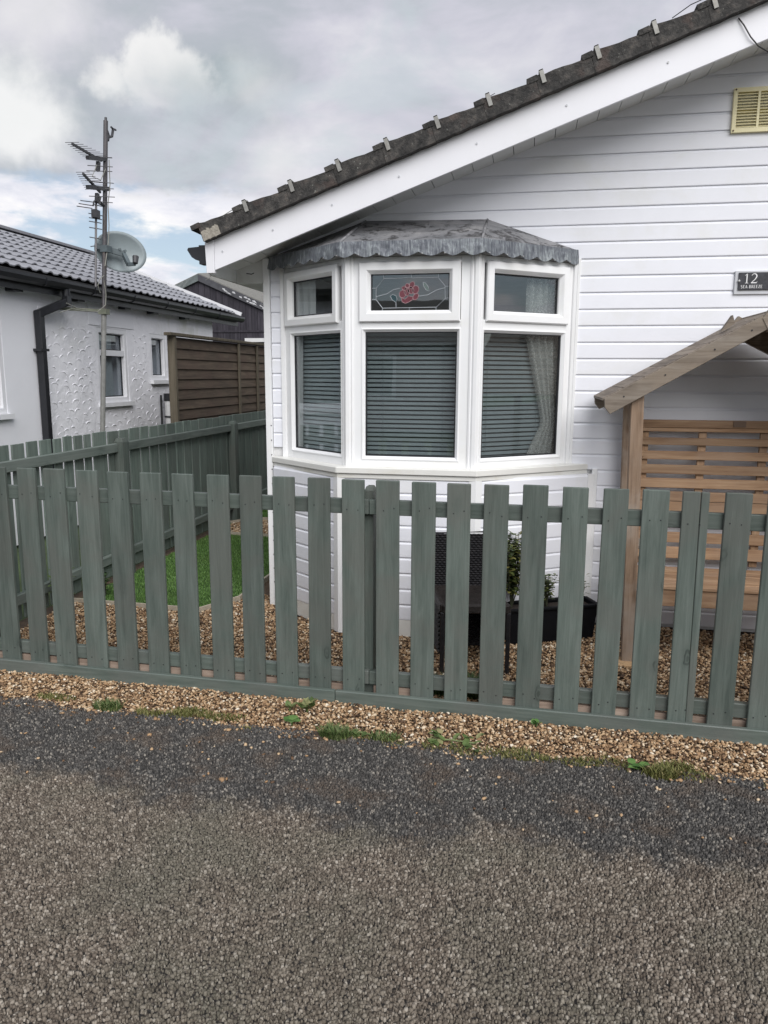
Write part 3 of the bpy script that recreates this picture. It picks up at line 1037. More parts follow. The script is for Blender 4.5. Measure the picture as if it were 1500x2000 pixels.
# centre: u = x + 1.005
wc = make_window(FC, 0.030, 0.690, (0.104, 0.612, 1.047, 1.736), (0.134, 0.566, 1.846, 2.046), (0.070, 0.630, 1.788, 2.108))
wl = make_window(FL, 0.000, FL.L - 0.030, (0.082, 0.578, 1.050, 1.736), (0.082, 0.516, 1.850, 2.054), (0.024, 0.574, 1.790, 2.112))
wr = make_window(FR, 0.030, FR.L, (0.060, 0.602, 1.044, 1.732), (0.114, 0.566, 1.847, 2.046), (0.054, 0.626, 1.790, 2.108))
for win in (wl, wr):
    win['label'] = 'angled side window of the bay'
wc['label'] = 'centre bay window with a leaded rose in its top light'
# bay corner posts with ribs
for F1, F2, P in ((FL, FC, BP[1]), (FC, FR, BP[2])):
    n1, n2 = F1.n, F2.n
    bis = (n1 + n2).normalized()
    a_, b_ = P - F1.t * .038, P + F2.t * .038
    pts = [a_ - n1 * .05, a_ + n1 * .006, P - F1.t * .028 + n1 * .010, P - F1.t * .022 + n1 * .004, P - F1.t * .012 + n1 * .014, P + bis * .017,
           P + F2.t * .012 + n2 * .014, P + F2.t * .022 + n2 * .004, P + F2.t * .028 + n2 * .010, b_ + n2 * .006, b_ - n2 * .05, P - bis * .055]
    MB().prism([p + V(0, 0, .986) for p in pts], (0, 0, 1.15)).build('bay_post', m_upvc, bung)
for F, ua, ub in ((FL, 0.0, 0.012), (FR, FR.L - .012, FR.L)):
    m = MB()
    slab(m, F, ua, ub, .986, 2.136, 0.001, .012)
    m.build('edge_trim', m_upvc, bung)
# head board above the windows, and bay ceiling
hb = [p + V(0, 0, 2.137) for p in off_poly(BP, -0.004)]
MB().prism(hb, (0, 0, 0.05)).build('bay_ceiling', m_upvc, bung)

# rose in the top light
def lead_line(F, pts, r_, mat, nm_='lead_strip', par=wc):
    return MB().tube([F.at(u_, -.019, z_) for u_, z_ in pts], r_, 4).build(nm_, mat, par)


gu_ = (0.134, 0.566, 1.846, 2.046)


def gq(px_q, py_q):
    """pixel of the enlarged detail of the top light to facet coordinates"""
    return (gu_[0] + (px_q - 285) / (1238 - 285) * (gu_[1] - gu_[0]), gu_[3] - (py_q - 345) / (803 - 345) * (gu_[3] - gu_[2]))


for ln in ([(425, 760), (345, 655), (345, 515), (440, 400), (1100, 395), (1185, 500), (1190, 650), (1085, 755), (425, 760)],
           [(425, 760), (425, 800)], [(755, 755), (755, 800)], [(1080, 755), (1080, 800)], [(290, 650), (345, 655)], [(1190, 650), (1236, 645)],
           [(290, 515), (345, 515)], [(1185, 505), (1236, 505)], [(430, 350), (440, 400)], [(780, 350), (780, 395)], [(1105, 350), (1100, 395)],
           [(345, 620), (480, 585), (560, 535), (640, 520)], [(860, 620), (980, 605), (1080, 550), (1190, 520)], [(590, 690), (592, 750)]):
    lead_line(FC, [gq(*q) for q in ln], 0.0016, m_came)


def petal(pts, mat, rim, nm_):
    m = MB()
    m.prism([FC.at(*(lambda uz: (uz[0], -.0215, uz[1]))(gq(*q))) for q in pts], FC.n * 0.002)
    m.build(nm_, mat, wc)
    lead_line(FC, [gq(*q) for q in pts] + [gq(*pts[0])], 0.0014, rim)


def oval(cx, cy, rx, ry, rot=0, n=10):
    return [(cx + rx * math.cos(a) * math.cos(rot) - ry * math.sin(a) * math.sin(rot), cy + rx * math.cos(a) * math.sin(rot) + ry * math.sin(a) * math.cos(rot)) for a in [2 * math.pi * i / n for i in range(n)]]


for q in ((672, 590, 42, 48, 0.3), (722, 560, 34, 52, -0.2), (690, 520, 30, 26, 0.3), (728, 492, 26, 28, 0), (782, 485, 30, 46, 0.4), (768, 545, 40, 46, -0.4), (828, 540, 42, 50, 0.3), (832, 625, 30, 44, 0.6)):
    petal(oval(*q), m_petal, m_came_pink, 'rose_petal')
petal([(655, 630), (700, 655), (745, 615), (800, 625), (790, 665), (745, 690), (705, 705), (665, 685)], m_petal, m_came_pink, 'rose_petal')
petal([(520, 615), (550, 592), (590, 610), (604, 650), (590, 692), (545, 660)], m_leafg, m_came, 'rose_leaf')
petal([(918, 450), (950, 460), (985, 510), (995, 560), (955, 545), (925, 495)], plain('grey_green_glass', (0.14, 0.18, 0.17), 0.2, 0.1), m_came, 'rose_leaf')

# bay canopy of sheet lead: hipped top and scalloped skirt
CP = off_poly(BP, 0.060)
CP[0] = V(-1.595, FY - .005, 0)
CP[3] = V(0.252, FY - .005, 0)
ZC = 2.205
m = MB()
w0_, w1_ = V(-0.985, FY - .002, 2.402), V(-0.265, FY - .002, 2.390)
top = [p + V(0, 0, ZC) for p in CP]
m.add([top[0], top[1], top[2], top[3], w1_, w0_, top[0] - V(0, 0, .018), top[1] - V(0, 0, .018), top[2] - V(0, 0, .018), top[3] - V(0, 0, .018)],
      [(0, 1, 5), (1, 2, 4, 5), (2, 3, 4), (0, 6, 7, 1), (1, 7, 8, 2), (2, 8, 9, 3), (6, 9, 8, 7), (0, 5, 4, 3, 9, 6)])
m.build('bay_canopy', m_leadtop, bung)
for i, nm_ in ((1, 'lead_roll'), (2, 'lead_roll')):
    MB().tube([top[i] + V(0, 0, .002), (top[i] * .5 + (w0_ if i == 1 else w1_) * .5) + V(0, 0, .004), w0_ if i == 1 else w1_], [.007, .009, .006], 6).build('lead_roll', m_leadtop, bung, smooth=True)
m = MB()
cols = []
s_acc = 0.0
for i in range(3):
    a, c = CP[i], CP[i + 1]
    L = (c - a).length
    tt = (c - a).normalized()
    nn = V(tt.y, -tt.x, 0)
    N = int(L / .008)
    for j in range(N + (1 if i == 2 else 0)):
        u_ = L * j / N
        cols.append((a + tt * u_, nn, s_acc + u_))
    s_acc += L
vs, nr = [], 5
for p, nn, s_ in cols:
    ph = ((s_ + .016 * mnoise.noise(V(s_ * 5, 8, 2))) % 0.117) / 0.117
    zb = ZC - 0.084 + 0.022 * abs(2 * ph - 1) ** 1.7 + 0.004 * mnoise.noise(V(s_ * 3, 2, 1))
    for r_i in range(nr):
        f_ = r_i / (nr - 1)
        wv = 0.003 + 0.010 * f_ + 0.006 * f_ * mnoise.noise(V(s_ * 14, f_ * 1.5, 4)) + 0.003 * mnoise.noise(V(s_ * 45, f_ * 3, 9))
        vs.append(p + nn * wv + V(0, 0, ZC + .003 + (zb - ZC) * f_))
nc = len(cols)
front = len(vs)
vs += [q - cols[i // nr][1] * 0.005 for i, q in enumerate(vs)]
fs = []
for i in range(nc - 1):
    for r_i in range(nr - 1):
        a = i * nr + r_i
        fs.append((a, a + 1, a + nr + 1, a + nr))
        fs.append((front + a, front + a + nr, front + a + nr + 1, front + a + 1))
    a = i * nr
    fs.append((a, a + nr, front + a + nr, front + a))
    a = i * nr + nr - 1
    fs.append((a, front + a, front + a + nr, a + nr))
for i in (0, nc - 1):
    for r_i in range(nr - 1):
        a = i * nr + r_i
        fs.append((a, a + 1, front + a + 1, front + a))
m.add(vs, fs)
m.build('lead_skirt', m_lead, bung, smooth=False)
m = MB()
for s_ in np.arange(0.02, s_acc, 0.117):
    q = min(cols, key=lambda c_: abs(c_[2] - s_))
    m.tube([q[0] + q[1] * .012 + V(0, 0, ZC - .068), q[0] + q[1] * .018 + V(0, 0, ZC - .068)], .004, 6)
m.build('skirt_nail', m_screw, bung)

# bargeboards, soffits, fascia
YB = 4.30


def bz(x):                     # underside of the bargeboard
    xm = x if x < AX else 2 * AX - x
    return 2.068 + PITCHK * (xm + 1.826)


BXL, BXR = -1.825, 2 * AX + 1.825
BHT = 0.172
m = MB()
m.prism([(BXL + .045, YB, bz(BXL + .045)), (AX, YB, bz(AX)), (AX, YB, bz(AX) + BHT), (BXL + .045, YB, bz(BXL + .045) + BHT)], (0, .022, 0))
m.prism([(AX + .001, YB, bz(AX)), (BXR, YB, bz(BXR)), (BXR, YB, bz(BXR) + BHT), (AX + .001, YB, bz(AX) + BHT)], (0, .022, 0))
m.build('bargeboard', m_bargeb, bung, bevel=0.002)
m = MB()
m.hexa([(BXL - .004, YB - .004, bz(BXL)), (BXL + .044, YB - .004, bz(BXL)), (BXL + .044, YB + .03, bz(BXL)), (BXL - .004, YB + .03, bz(BXL)),
        (BXL - .010, YB - .004, bz(BXL) + BHT - .004), (BXL + .044, YB - .004, bz(BXL) + BHT + .012), (BXL + .044, YB + .03, bz(BXL) + BHT + .012), (BXL - .010, YB + .03, bz(BXL) + BHT - .004)])
m.build('bargeboard_end_cap', m_bargeb, bung, bevel=0.002)
m = MB()
for px_x in (-1.73, -1.43, -1.09, -0.72, -0.31, 0.14, 0.62, 1.1):
    for zz_ in (0.085,):
        m.tube([(px_x, YB + .001, bz(px_x) + zz_), (px_x, YB - .004, bz(px_x) + zz_)], 0.0055, 8)
m.build('fixing_cap', m_plate, bung)
# sloping soffit of narrow boards
sz0 = lambda x: bz(x) + 0.058
sb = None
for i in range(31):
    xa = BXL + 0.02 + i * 0.112
    xb = xa + 0.108
    if xb > AX:
        break
    MB().prism([(xa, YB + .022, sz0(xa)), (xb, YB + .022, sz0(xb)), (xb, YB + .022, sz0(xb) + .01), (xa, YB + .022, sz0(xa) + .01)], (0, FY + .012 - YB - .022, 0)).build('soffit_board', m_soffit, bung)
m = MB()
m.prism([(BXL, YB + .02, sz0(BXL) + .012), (AX, YB + .02, sz0(AX) + .012), (BXR, YB + .02, sz0(BXR) + .012), (BXR, YB + .02, sz0(BXR) + .022), (AX, YB + .02, sz0(AX) + .022), (BXL, YB + .02, sz0(BXL) + .022)], (0, 7.1, 0))
m.build('roof_deck', m_dark_under, bung)
m = MB().box(-1.80, X0 - .002, FY + .011, 11.3, 2.055, 2.067)
m.box(BXL, BXL + .02, YB + .026, 11.3, 2.06, 2.235)
m.box(BXL + .021, X0 + .005, FY + .0, FY + .0105, 2.055, 2.20)
m.build('fascia', m_soffit, bung)

# roof tiles: the verge course one by one, the covering behind in courses
CX, CDX = -1.563, 0.2640         # first clip, spacing in x


def tz(x):                      # underside of the tile edge
    return bz(x) + BHT - 0.006


ta_ = math.atan(PITCHK)
UPV = V(-math.sin(ta_), 0, math.cos(ta_))
ALV = V(math.cos(ta_), 0, math.sin(ta_))


def verge_tile(xc, seed, L=0.2785):
    p = V(xc - 0.010, 0, tz(xc - 0.010))
    rr_ = random.Random(seed)
    m = MB()
    prof = []
    n = 7
    for i in range(n):
        f_ = i / (n - 1)
        h_ = 0.098 - 0.018 * f_ + rr_.uniform(-.003, .003)
        if i == 0:
            h_ += 0.006
        prof.append((f_ * L, rr_.uniform(-.002, .002), h_))
    y0, y1 = YB - .050, YB + .25
    lo, hi = [], []
    for al, b0, h_ in prof:
        lo.append(p + ALV * al + UPV * b0)
        hi.append(p + ALV * al + UPV * h_)
    vs = [V(q.x, y0, q.z) for q in lo] + [V(q.x, y0, q.z) for q in hi] + [V(q.x, y1, q.z) for q in hi] + [V(q.x, y1, q.z) for q in lo]
    fs = []
    for i in range(n - 1):
        fs += [(i, i + 1, n + i + 1, n + i), (n + i, n + i + 1, 2 * n + i + 1, 2 * n + i), (3 * n + i + 1, 3 * n + i, 2 * n + i, 2 * n + i + 1), (i + 1, i, 3 * n + i, 3 * n + i + 1)]
    fs += [(0, n, 2 * n, 3 * n), (n - 1, 4 * n - 1, 3 * n - 1, 2 * n - 1)]
    m.add(vs, fs)
    # rolled lower nose
    c0 = p + UPV * 0.090 - ALV * .020
    a_, b_ = ALV * .030, UPV * .016
    m.hexa([V(q.x, yy, q.z) for q, yy in ((c0 - a_ * .8 - b_ * .8, y0 - .004), (c0 + a_ - b_ * .8, y0 - .004), (c0 + a_ - b_, y1), (c0 - a_ * .8 - b_, y1), (c0 - a_ * .8 + b_ * .8, y0 - .004), (c0 + a_ + b_ * .9, y0 - .004), (c0 + a_ + b_ * .9, y1), (c0 - a_ * .8 + b_ * .8, y1))])
    return m.build('roof_tile', m_tile, bung)


for i in range(-1, 13):
    xc = CX + i * CDX
    if i == -1:
        xc = -1.812
    verge_tile(xc, 100 + i, 0.2635 if i < 0 else 0.2785)
    if i >= 0 and xc < AX:
        p = V(xc + .012, YB - .058, tz(xc + .012))
        m = MB()
        m.prism([p + UPV * .052, p + ALV * .022 + UPV * .052, p + ALV * .022 + UPV * .118, p + UPV * .118], (0, .004, 0))
        m.prism([p + UPV * .112, p + ALV * .022 + UPV * .112, p + ALV * .022 + UPV * .118, p + UPV * .118], (0, .12, 0))
        m.build('tile_clip', m_clip, bung, bevel=.001)
q = V(-1.80, YB - .052, tz(-1.80))
mo = MB()
for i in range(6):
    mo.hexa([q + ALV * (i * .018 - .02) + UPV * (-.002 + .002 * (i % 2)), q + ALV * (i * .018 - .002) + UPV * 0, q + ALV * (i * .018 - .002) + V(0, .05, 0), q + ALV * (i * .018 - .02) + V(0, .05, 0),
             q + ALV * (i * .018 - .02) + UPV * (.05 + .006 * (i % 3)), q + ALV * (i * .018 - .002) + UPV * (.055 - .005 * (i % 2)), q + ALV * (i * .018 - .002) + UPV * .05 + V(0, .05, 0), q + ALV * (i * .018 - .02) + UPV * .05 + V(0, .05, 0)])
mo.build('verge_mortar', m_mortar, bung)
m = MB()
for i in range(-1, 13):
    xc = CX + i * CDX if i >= 0 else -1.812
    p = V(xc, YB + .2505, tz(xc))
    m.hexa([p, p + ALV * .30, p + ALV * .30 + V(0, 6.8, 0), p + V(0, 6.8, 0), p + UPV * .098, p + ALV * .30 + UPV * .078, p + ALV * .30 + UPV * .078 + V(0, 6.8, 0), p + UPV * .098 + V(0, 6.8, 0)])
    xr = 2 * AX - xc
    p = V(xr, YB - .04, tz(xc))
    A2, U2 = V(-ALV.x, 0, ALV.z), V(-UPV.x, 0, UPV.z)
    m.hexa([p, p + V(0, 7.1, 0), p + A2 * .30 + V(0, 7.1, 0), p + A2 * .30, p + U2 * .098, p + U2 * .098 + V(0, 7.1, 0), p + A2 * .30 + U2 * .078 + V(0, 7.1, 0), p + A2 * .30 + U2 * .078])
m.tube([(AX, YB - .05, tz(AX) + .085), (AX, YB + 7.0, tz(AX) + .085)], .09, 10)
m.build('roof_covering', m_tile, bung)
# loose wires on the tiles
zt_ = lambda x: tz(x) + 0.098
MB().tube([(0.62, YB - .04, zt_(0.62) + .004), (0.70, YB - .05, zt_(.70) + .024), (0.79, YB - .055, zt_(.79) + .024)], .0025, 5).build('roof_wire', m_cable, bung)
MB().tube([(-1.70, YB - .04, zt_(-1.70) - .004), (-1.60, YB - .05, zt_(-1.60) + .008), (-1.553, YB - .055, zt_(-1.553) + .012)], .0022, 5).build('roof_wire', m_greycable, bung)
MB().tube([(-.30, YB - .05, zt_(-.3) + .002), (-.22, YB - .05, zt_(-.22) + .010)], .0018, 5).build('roof_wire', m_cable, bung)

# gutter with its end stop, running along the left eaves
gx, gz = -1.835, 2.222
pr = [(gx, gz), (gx - .112, gz - .008), (gx - .118, gz - .02), (gx - .092, gz - .060), (gx - .070, gz - .074), (gx - .045, gz - .075), (gx - .030, gz - .088), (gx, gz - .088)]
m = MB().prism([(a, YB + .02, c_) for a, c_ in pr], (0, 6.9, 0))
m.box(gx - .045, gx - .001, YB + .016, YB + .08, gz - .10, gz + .004)
m.build('gutter', m_black, bung)
MB().tube([(gx + .012, YB + .04, gz - .09), (gx + .011, YB + .04, gz - .16), (gx + .004, YB + .04, gz - .178), (gx - .02, YB + .04, gz - .184)], .0022, 5).build('gutter_wire', m_greycable, bung)
MB().tube([(-1.68, FY - .16, 2.095), (-1.65, FY - .16, 2.09), (-1.645, FY - .13, 2.10)], .003, 5).build('soffit_hook', m_cable, bung)

# air vent high on the gable
m = MB()
vx0, vx1, vz0, vz1 = 1.022, 1.278, 2.790, 3.012
vy = FY + .001
m.box(vx0, vx0 + .020, vy - .022, vy + .004, vz0, vz1)
m.box(vx1 - .020, vx1, vy - .022, vy + .004, vz0, vz1)
m.box(vx0 + .020, vx1 - .020, vy - .022, vy + .004, vz0, vz0 + .022)
m.box(vx0 + .020, vx1 - .020, vy - .022, vy + .004, vz1 - .022, vz1)
m.box((vx0 + vx1) / 2 - .006, (vx0 + vx1) / 2 + .006, vy - .0215, vy + .004, vz0 + .022, vz1 - .022)
m.box(vx0 + .018, vx1 - .018, vy, vy + .004, vz0 + .02, vz1 - .02)
vent = m.build('air_vent', m_cream, bung)
sl0 = None
for i in range(12):
    z = vz0 + .030 + i * .0148
    for xa, xb in ((vx0 + .021, (vx0 + vx1) / 2 - .007), ((vx0 + vx1) / 2 + .007, vx1 - .021)):
        c0 = V((xa + xb) / 2, vy - .010, z)
        if sl0 is None:
            m = MB()
            m.hexa([(xa, vy - .0195, z - .006), (xb, vy - .0195, z - .006), (xb, vy - .002, z + .003), (xa, vy - .002, z + .003),
                    (xa, vy - .0205, z - .002), (xb, vy - .0205, z - .002), (xb, vy - .002, z + .006), (xa, vy - .002, z + .006)])
            sl0 = m.build('vent_slat', m_cream, vent, origin=c0)
        else:
            dup(sl0, c0, vent)
m = MB()
for xs_ in (vx0 + .009, vx1 - .009):
    for zs_ in (vz0 + .009, vz1 - .009):
        m.tube([(xs_, vy - .021, zs_), (xs_, vy - .025, zs_)], .0045, 8)
m.build('vent_screw', plain('rusty_screw', (0.10, 0.055, 0.03), 0.7, 0.1), vent)

# cable drooping from the bargeboard
MB().tube([(0.93, YB - .006, bz(.93) + .150), (0.955, YB - .014, bz(.93) + .115), (0.99, YB - .014, bz(.93) + .06), (1.03, YB - .006, bz(.93) + .02), (1.08, YB + .01, bz(.93) - .003), (1.2, YB + .08, bz(.93) - .005), (1.45, YB + .25, bz(.93) + .06)], .0032, 6).build('cable', m_cable, bung, smooth=True)

# house sign -------------------------------------------------------------
SX0, SX1, SZ0, SZ1 = 1.103, 1.305, 1.950, 2.076
sy = FY - .004
sg = thing('house_sign', (1.2, sy, SZ0), 'dark slate house number sign reading 12 SEA BREEZE on the white wall', 'sign')
MB().box(SX0, SX1, sy - .008, sy + .004, SZ0, SZ1).build('backing', m_plate, sg, bevel=.002)
MB().box(SX0 + .018, SX1 - .010, sy - .016, sy - .0082, SZ0 + .022, SZ1 - .010).build('plate', m_slate, sg, bevel=.0015)
ty_ = sy - .0165


def glyph(strokes, x, z, h, thick=None, name='letter'):
    """strokes: list of (points, widths) in unit height; laid on the sign"""
    m = MB()
    for pts, ws in strokes:
        ws = ws if hasattr(ws, '__len__') else [ws] * len(pts)
        L, Rr = [], []
        for i, (a, c_) in enumerate(pts):
            p0, p1 = pts[max(0, i - 1)], pts[min(len(pts) - 1, i + 1)]
            tx_, tz_ = p1[0] - p0[0], p1[1] - p0[1]
            ln = math.hypot(tx_, tz_) or 1
            nx, nz = -tz_ / ln, tx_ / ln
            L.append((x + (a + nx * ws[i] / 2) * h, z + (c_ + nz * ws[i] / 2) * h))
            Rr.append((x + (a - nx * ws[i] / 2) * h, z + (c_ - nz * ws[i] / 2) * h))
        for i in range(len(pts) - 1):
            q = [L[i], L[i + 1], Rr[i + 1], Rr[i]]
            m.prism([(a, ty_ - .0005 * (i % 2), c_) for a, c_ in q], (0, .0012, 0))
    return m.build(name, m_letter, sg)


arc = lambda cx, cz, rx, rz, a0, a1, n=9: [(cx + rx * math.cos(R(a0 + (a1 - a0) * i / (n - 1))), cz + rz * math.sin(R(a0 + (a1 - a0) * i / (n - 1)))) for i in range(n)]
one = [([(.20, .02), (.20, .98)], [.11, .11]), ([(.02, .80), (.20, .97)], [.04, .08]), ([(.04, .025), (.36, .025)], .05)]
two = [(arc(.30, .72, .25, .25, 165, -20), [.05, .06, .07, .08, .09, .11, .12, .12, .11]), ([(.535, .635), (.40, .40), (.04, .05)], [.11, .08, .05]), ([(.02, .05), (.58, .05)], [.10, .10]), ([(.56, .04), (.62, .18)], [.05, .03])]
glyph(one, SX0 + .050, SZ0 + .058, .052, name='numeral')
glyph(two, SX0 + .082, SZ0 + .058, .052, name='numeral')
LT = {'S': [(arc(.25, .75, .2, .22, 40, 270) + arc(.25, .25, .22, .25, 90, -140), .13)],
      'E': [([(.08, 0), (.08, 1)], .15), ([(.08, .95), (.48, .95)], .1), ([(.08, .5), (.4, .5)], .1), ([(.08, .05), (.5, .05)], .1)],
      'A': [([(.02, 0), (.28, 1)], .09), ([(.28, 1), (.56, 0)], .15), ([(.12, .33), (.46, .33)], .09)],
      'B': [([(.08, 0), (.08, 1)], .15), ([(.08, .95), (.35, .93), (.42, .75), (.35, .55), (.08, .52)], .11), ([(.1, .52), (.4, .5), (.5, .27), (.4, .05), (.08, .05)], .12)],
      'R': [([(.08, 0), (.08, 1)], .15), ([(.08, .95), (.38, .93), (.46, .73), (.38, .52), (.08, .5)], .11), ([(.25, .5), (.55, 0)], .13)],
      'Z': [([(.05, .95), (.5, .95)], .1), ([(.48, .95), (.06, .05)], .15), ([(.04, .05), (.52, .05)], .1)]}
xq = SX0 + .032
for chx in 'SEA BREEZE':
    if chx == ' ':
        xq += .008
        continue
    glyph(LT[chx], xq, SZ0 + .032, .0165)
    xq += .0118
m = None
for xs_ in (SX0 + .020, SX1 - .014):
    c0 = V(xs_, sy - .017, SZ0 + .071)
    if m is None:
        bm_ = MB()
        bm_.tube([c0 + V(0, .004, 0), c0 - V(0, .004, 0), c0 - V(0, .006, 0)], [.0065, .0065, .003], 10)
        m = bm_.build('screw', m_screw, sg, origin=c0)
    else:
        dup(m, c0, sg)

# blinds and curtains hang inside -----------------------------------------
def make_blind(F, ua, ub, z0, z1, label, wv=-.115, m_slatb=m_slatb):
    c = F.at((ua + ub) / 2, wv, 0)
    th = thing('venetian_blind', (c.x, c.y, z1), label, 'blind', 'slatted blinds in the bay windows')
    m = MB()
    slab(m, F, ua, ub, z1, z1 + .03, wv - .015, wv + .015)
    m.build('headrail', m_slatb, th)
    pitch = .0258
    n = int((z1 - z0) / pitch)
    sl = None
    for i in range(n):
        z = z1 - .012 - i * pitch
        c0 = F.at((ua + ub) / 2, wv, z)
        if sl is None:
            m = MB()
            pts = [(-.0040, .0090), (-.0008, .0040), (.0016, -.0030), (.0034, -.0088)]
            vs = []
            for u_ in (ua, ub):
                for a, c_ in pts:
                    vs.append(F.at(u_, wv + a, z + c_))
                for a, c_ in pts[::-1]:
                    vs.append(F.at(u_, wv + a - .0008, z + c_ - .0006))
            k_ = 2 * len(pts)
            m.add(vs, [tuple(range(k_)), tuple(range(k_, 2 * k_))[::-1]] + [(j, k_ + j, k_ + (j + 1) % k_, (j + 1) % k_) for j in range(k_)])
            sl = m.build('blind_slat', m_slatb, th, origin=c0)
        else:
            dup(sl, c0 + V(0, 0, rnd.uniform(-.0006, .0006)), th)
    m = MB()
    for u_ in (ua + (ub - ua) * .18, ua + (ub - ua) * .82):
        m.tube([F.at(u_, wv + .014, z0), F.at(u_, wv + .014, z1)], .001, 4)
    m.build('ladder_cord', m_slatb, th)
    return th


make_blind(FL, -.03, FL.L - .06, 1.0, 1.765, 'grey slatted blind behind the left pane of the bay, slats painted brighter', -.085, plain('brightened_blind_slat', (0.40, 0.44, 0.45), 0.45, 0.03))  # lighter copy of the slats; this pane's brighter light is put into colour
make_blind(FC, .09, .63, 1.0, 1.765, 'grey slatted blind behind the wide middle pane of the bay')
make_blind(FR, .05, FR.L - .06, 1.0, 1.765, 'grey slatted blind behind the right pane of the bay')


def curtain(F, edge, z0, z1, label, outer_left, mat, wv=-.075):
    """gathered cloth: edge(z) gives the inner edge (u)"""
    m = MB()
    nz, nu = 26, 30
    vs = []
    for i in range(nz + 1):
        z = z0 + (z1 - z0) * i / nz
        e = edge(z)
        u_out = -0.05 if outer_left else F.L - .02
        for j in range(nu + 1):
            f_ = j / nu
            u_ = u_out + (e - u_out) * f_
            wob_ = .013 * math.sin(f_ * 30 + .8 * math.sin(z * 3)) + .005 * math.sin(f_ * 71 + z * 2)
            vs.append(F.at(u_, wv + wob_, z))
    n_ = nu + 1
    nv = len(vs)
    vs += [p - F.n * .0015 for p in vs]
    fs = []
    for i in range(nz):
        for j in range(nu):
            a = i * n_ + j
            fs += [(a, a + 1, a + n_ + 1, a + n_), (nv + a, nv + a + n_, nv + a + n_ + 1, nv + a + 1)]
    m.add(vs, fs)
    o_ = m.build('curtain', mat, None, smooth=True, recalc=False)
    tag(o_, label, 'curtain', 'net curtains in the bay')
    return o_


def edge_r(z):
    if z > 1.80:
        return .40
    f_ = (z - 1.04) / (1.74 - 1.04)
    if f_ > .26:
        return .40 + (.545 - .40) * (1 - (f_ - .26) / .74)
    return .44 + (.545 - .44) * max(0, f_) / .26


curtain(FR, edge_r, .99, 2.125, 'white net curtain tied back at the right end of the bay', False, m_sheer)
curtain(FL, lambda z: .24 if z > 1.8 else .10 - .03 * (1.8 - z), .99, 2.125, 'white net curtain hanging at the left end of the bay', True, MATS['net_curtain_white'], -.055)

# ------------------------------------------------------------------ the picket fence in front
pf = thing('picket_fence', tuple(FA + (FB - FA) * .55), 'grey green picket fence along the road verge', 'fence')


def fp(s, dd, z):               # along the fence, behind its front line, height
    return FA + FT * s + FN * dd + V(0, 0, z)


def fbox(s0, s1, d0, d1, z0, z1, m=None):
    m = m or MB()
    return m.hexa([fp(s0, d0, z0), fp(s1, d0, z0), fp(s1, d1, z0), fp(s0, d1, z0), fp(s0, d0, z1), fp(s1, d0, z1), fp(s1, d1, z1), fp(s0, d1, z1)])


PK = [(-2.785, -2.68), (-2.62, -2.515), (-2.455, -2.355), (-2.304, -2.192), (-2.132, -2.018), (-1.96, -1.852), (-1.791, -1.683), (-1.623, -1.517), (-1.45, -1.344), (-1.289, -1.184),
      (-1.125, -1.021), (-.963, -.86), (-.801, -.698), (-.642, -.537), (-.482, -.376), (-.325, -.223), (-.169, -.063), (-.007, .099), (.16, .265), (.321, .422),
      (.479, .584), (.635, .738), (.794, .895), (.952, 1.055), (1.11, 1.213), (1.268, 1.371), (1.426, 1.53)] + [(1.426 + .158 * k_, 1.53 + .158 * k_) for k_ in range(1, 10)]
sof = lambda x: (x - FA.x) / FT.x
for i, (xa, xb) in enumerate(PK):
    s0, s1 = sof(xa), sof(xb)
    zt_k = 1.044 + rnd.uniform(-.003, .003)
    ln = rnd.uniform(-.004, .004)
    m = MB()
    if (xa, xb) == (.635, .738):          # a split picket
        sm = s0 + (s1 - s0) * .66
        m.hexa([fp(s0, .024, .02), fp(sm + .006, .024, .02), fp(sm + .006, .043, .02), fp(s0, .043, .02), fp(s0 + ln, .024, zt_k), fp(sm - .0015, .024, zt_k), fp(sm - .0015, .043, zt_k), fp(s0 + ln, .043, zt_k)])
        pk = m.build('picket', m_pick, pf, bevel=.0025)
        m2 = MB()
        m2.hexa([fp(sm + .0065, .0245, .021), fp(s1, .0245, .021), fp(s1, .0435, .021), fp(sm + .0065, .0435, .021), fp(sm + .0015, .0245, zt_k - .002), fp(s1 + ln, .0245, zt_k - .001), fp(s1 + ln, .0435, zt_k - .001), fp(sm + .0015, .0435, zt_k - .002)])
        m2.build('picket', m_pick, pf, bevel=.0025)['label'] = 'right half of the split picket'
        pk['label'] = 'left part of a picket split down its length'
    else:
        m.hexa([fp(s0, .024, .02), fp(s1, .024, .02), fp(s1, .043, .02), fp(s0, .043, .02), fp(s0 + ln, .024, zt_k), fp(s1 + ln, .024, zt_k + rnd.uniform(-.002, .002)), fp(s1 + ln, .043, zt_k), fp(s0 + ln, .043, zt_k)])
        m.build('picket', m_pick, pf, bevel=.0028)
m = MB()
for xa, xb in PK:
    for z in (.105, .918):
        for xx in (xa + .028, xb - .028):
            s_ = sof(xx + rnd.uniform(-.006, .006))
            zz_ = z + rnd.uniform(-.012, .012)
            m.tube([fp(s_, .0255, zz_), fp(s_, .0225, zz_)], .0028, 6)
tag(m.build('nail', m_gasket, pf), kind='stuff')
S_END = sof(3.02)
S_J = sof(-0.832)
rl = [(-0.25, S_J + .15), (S_J + .152, S_END)]
for s0, s1 in rl:
    fbox(s0, s1, .044, .078, .886, .953).build('rail', m_rail, pf, bevel=.003)
    fbox(s0, s1, .044, .078, .082, .146).build('rail', m_rail, pf, bevel=.003)
for s0, s1 in ((-0.25, S_J - .001), (S_J + .001, S_END)):
    fbox(s0, s1, -.004, .022, -.03, .056).build('gravel_board', m_rail, pf, bevel=.004)
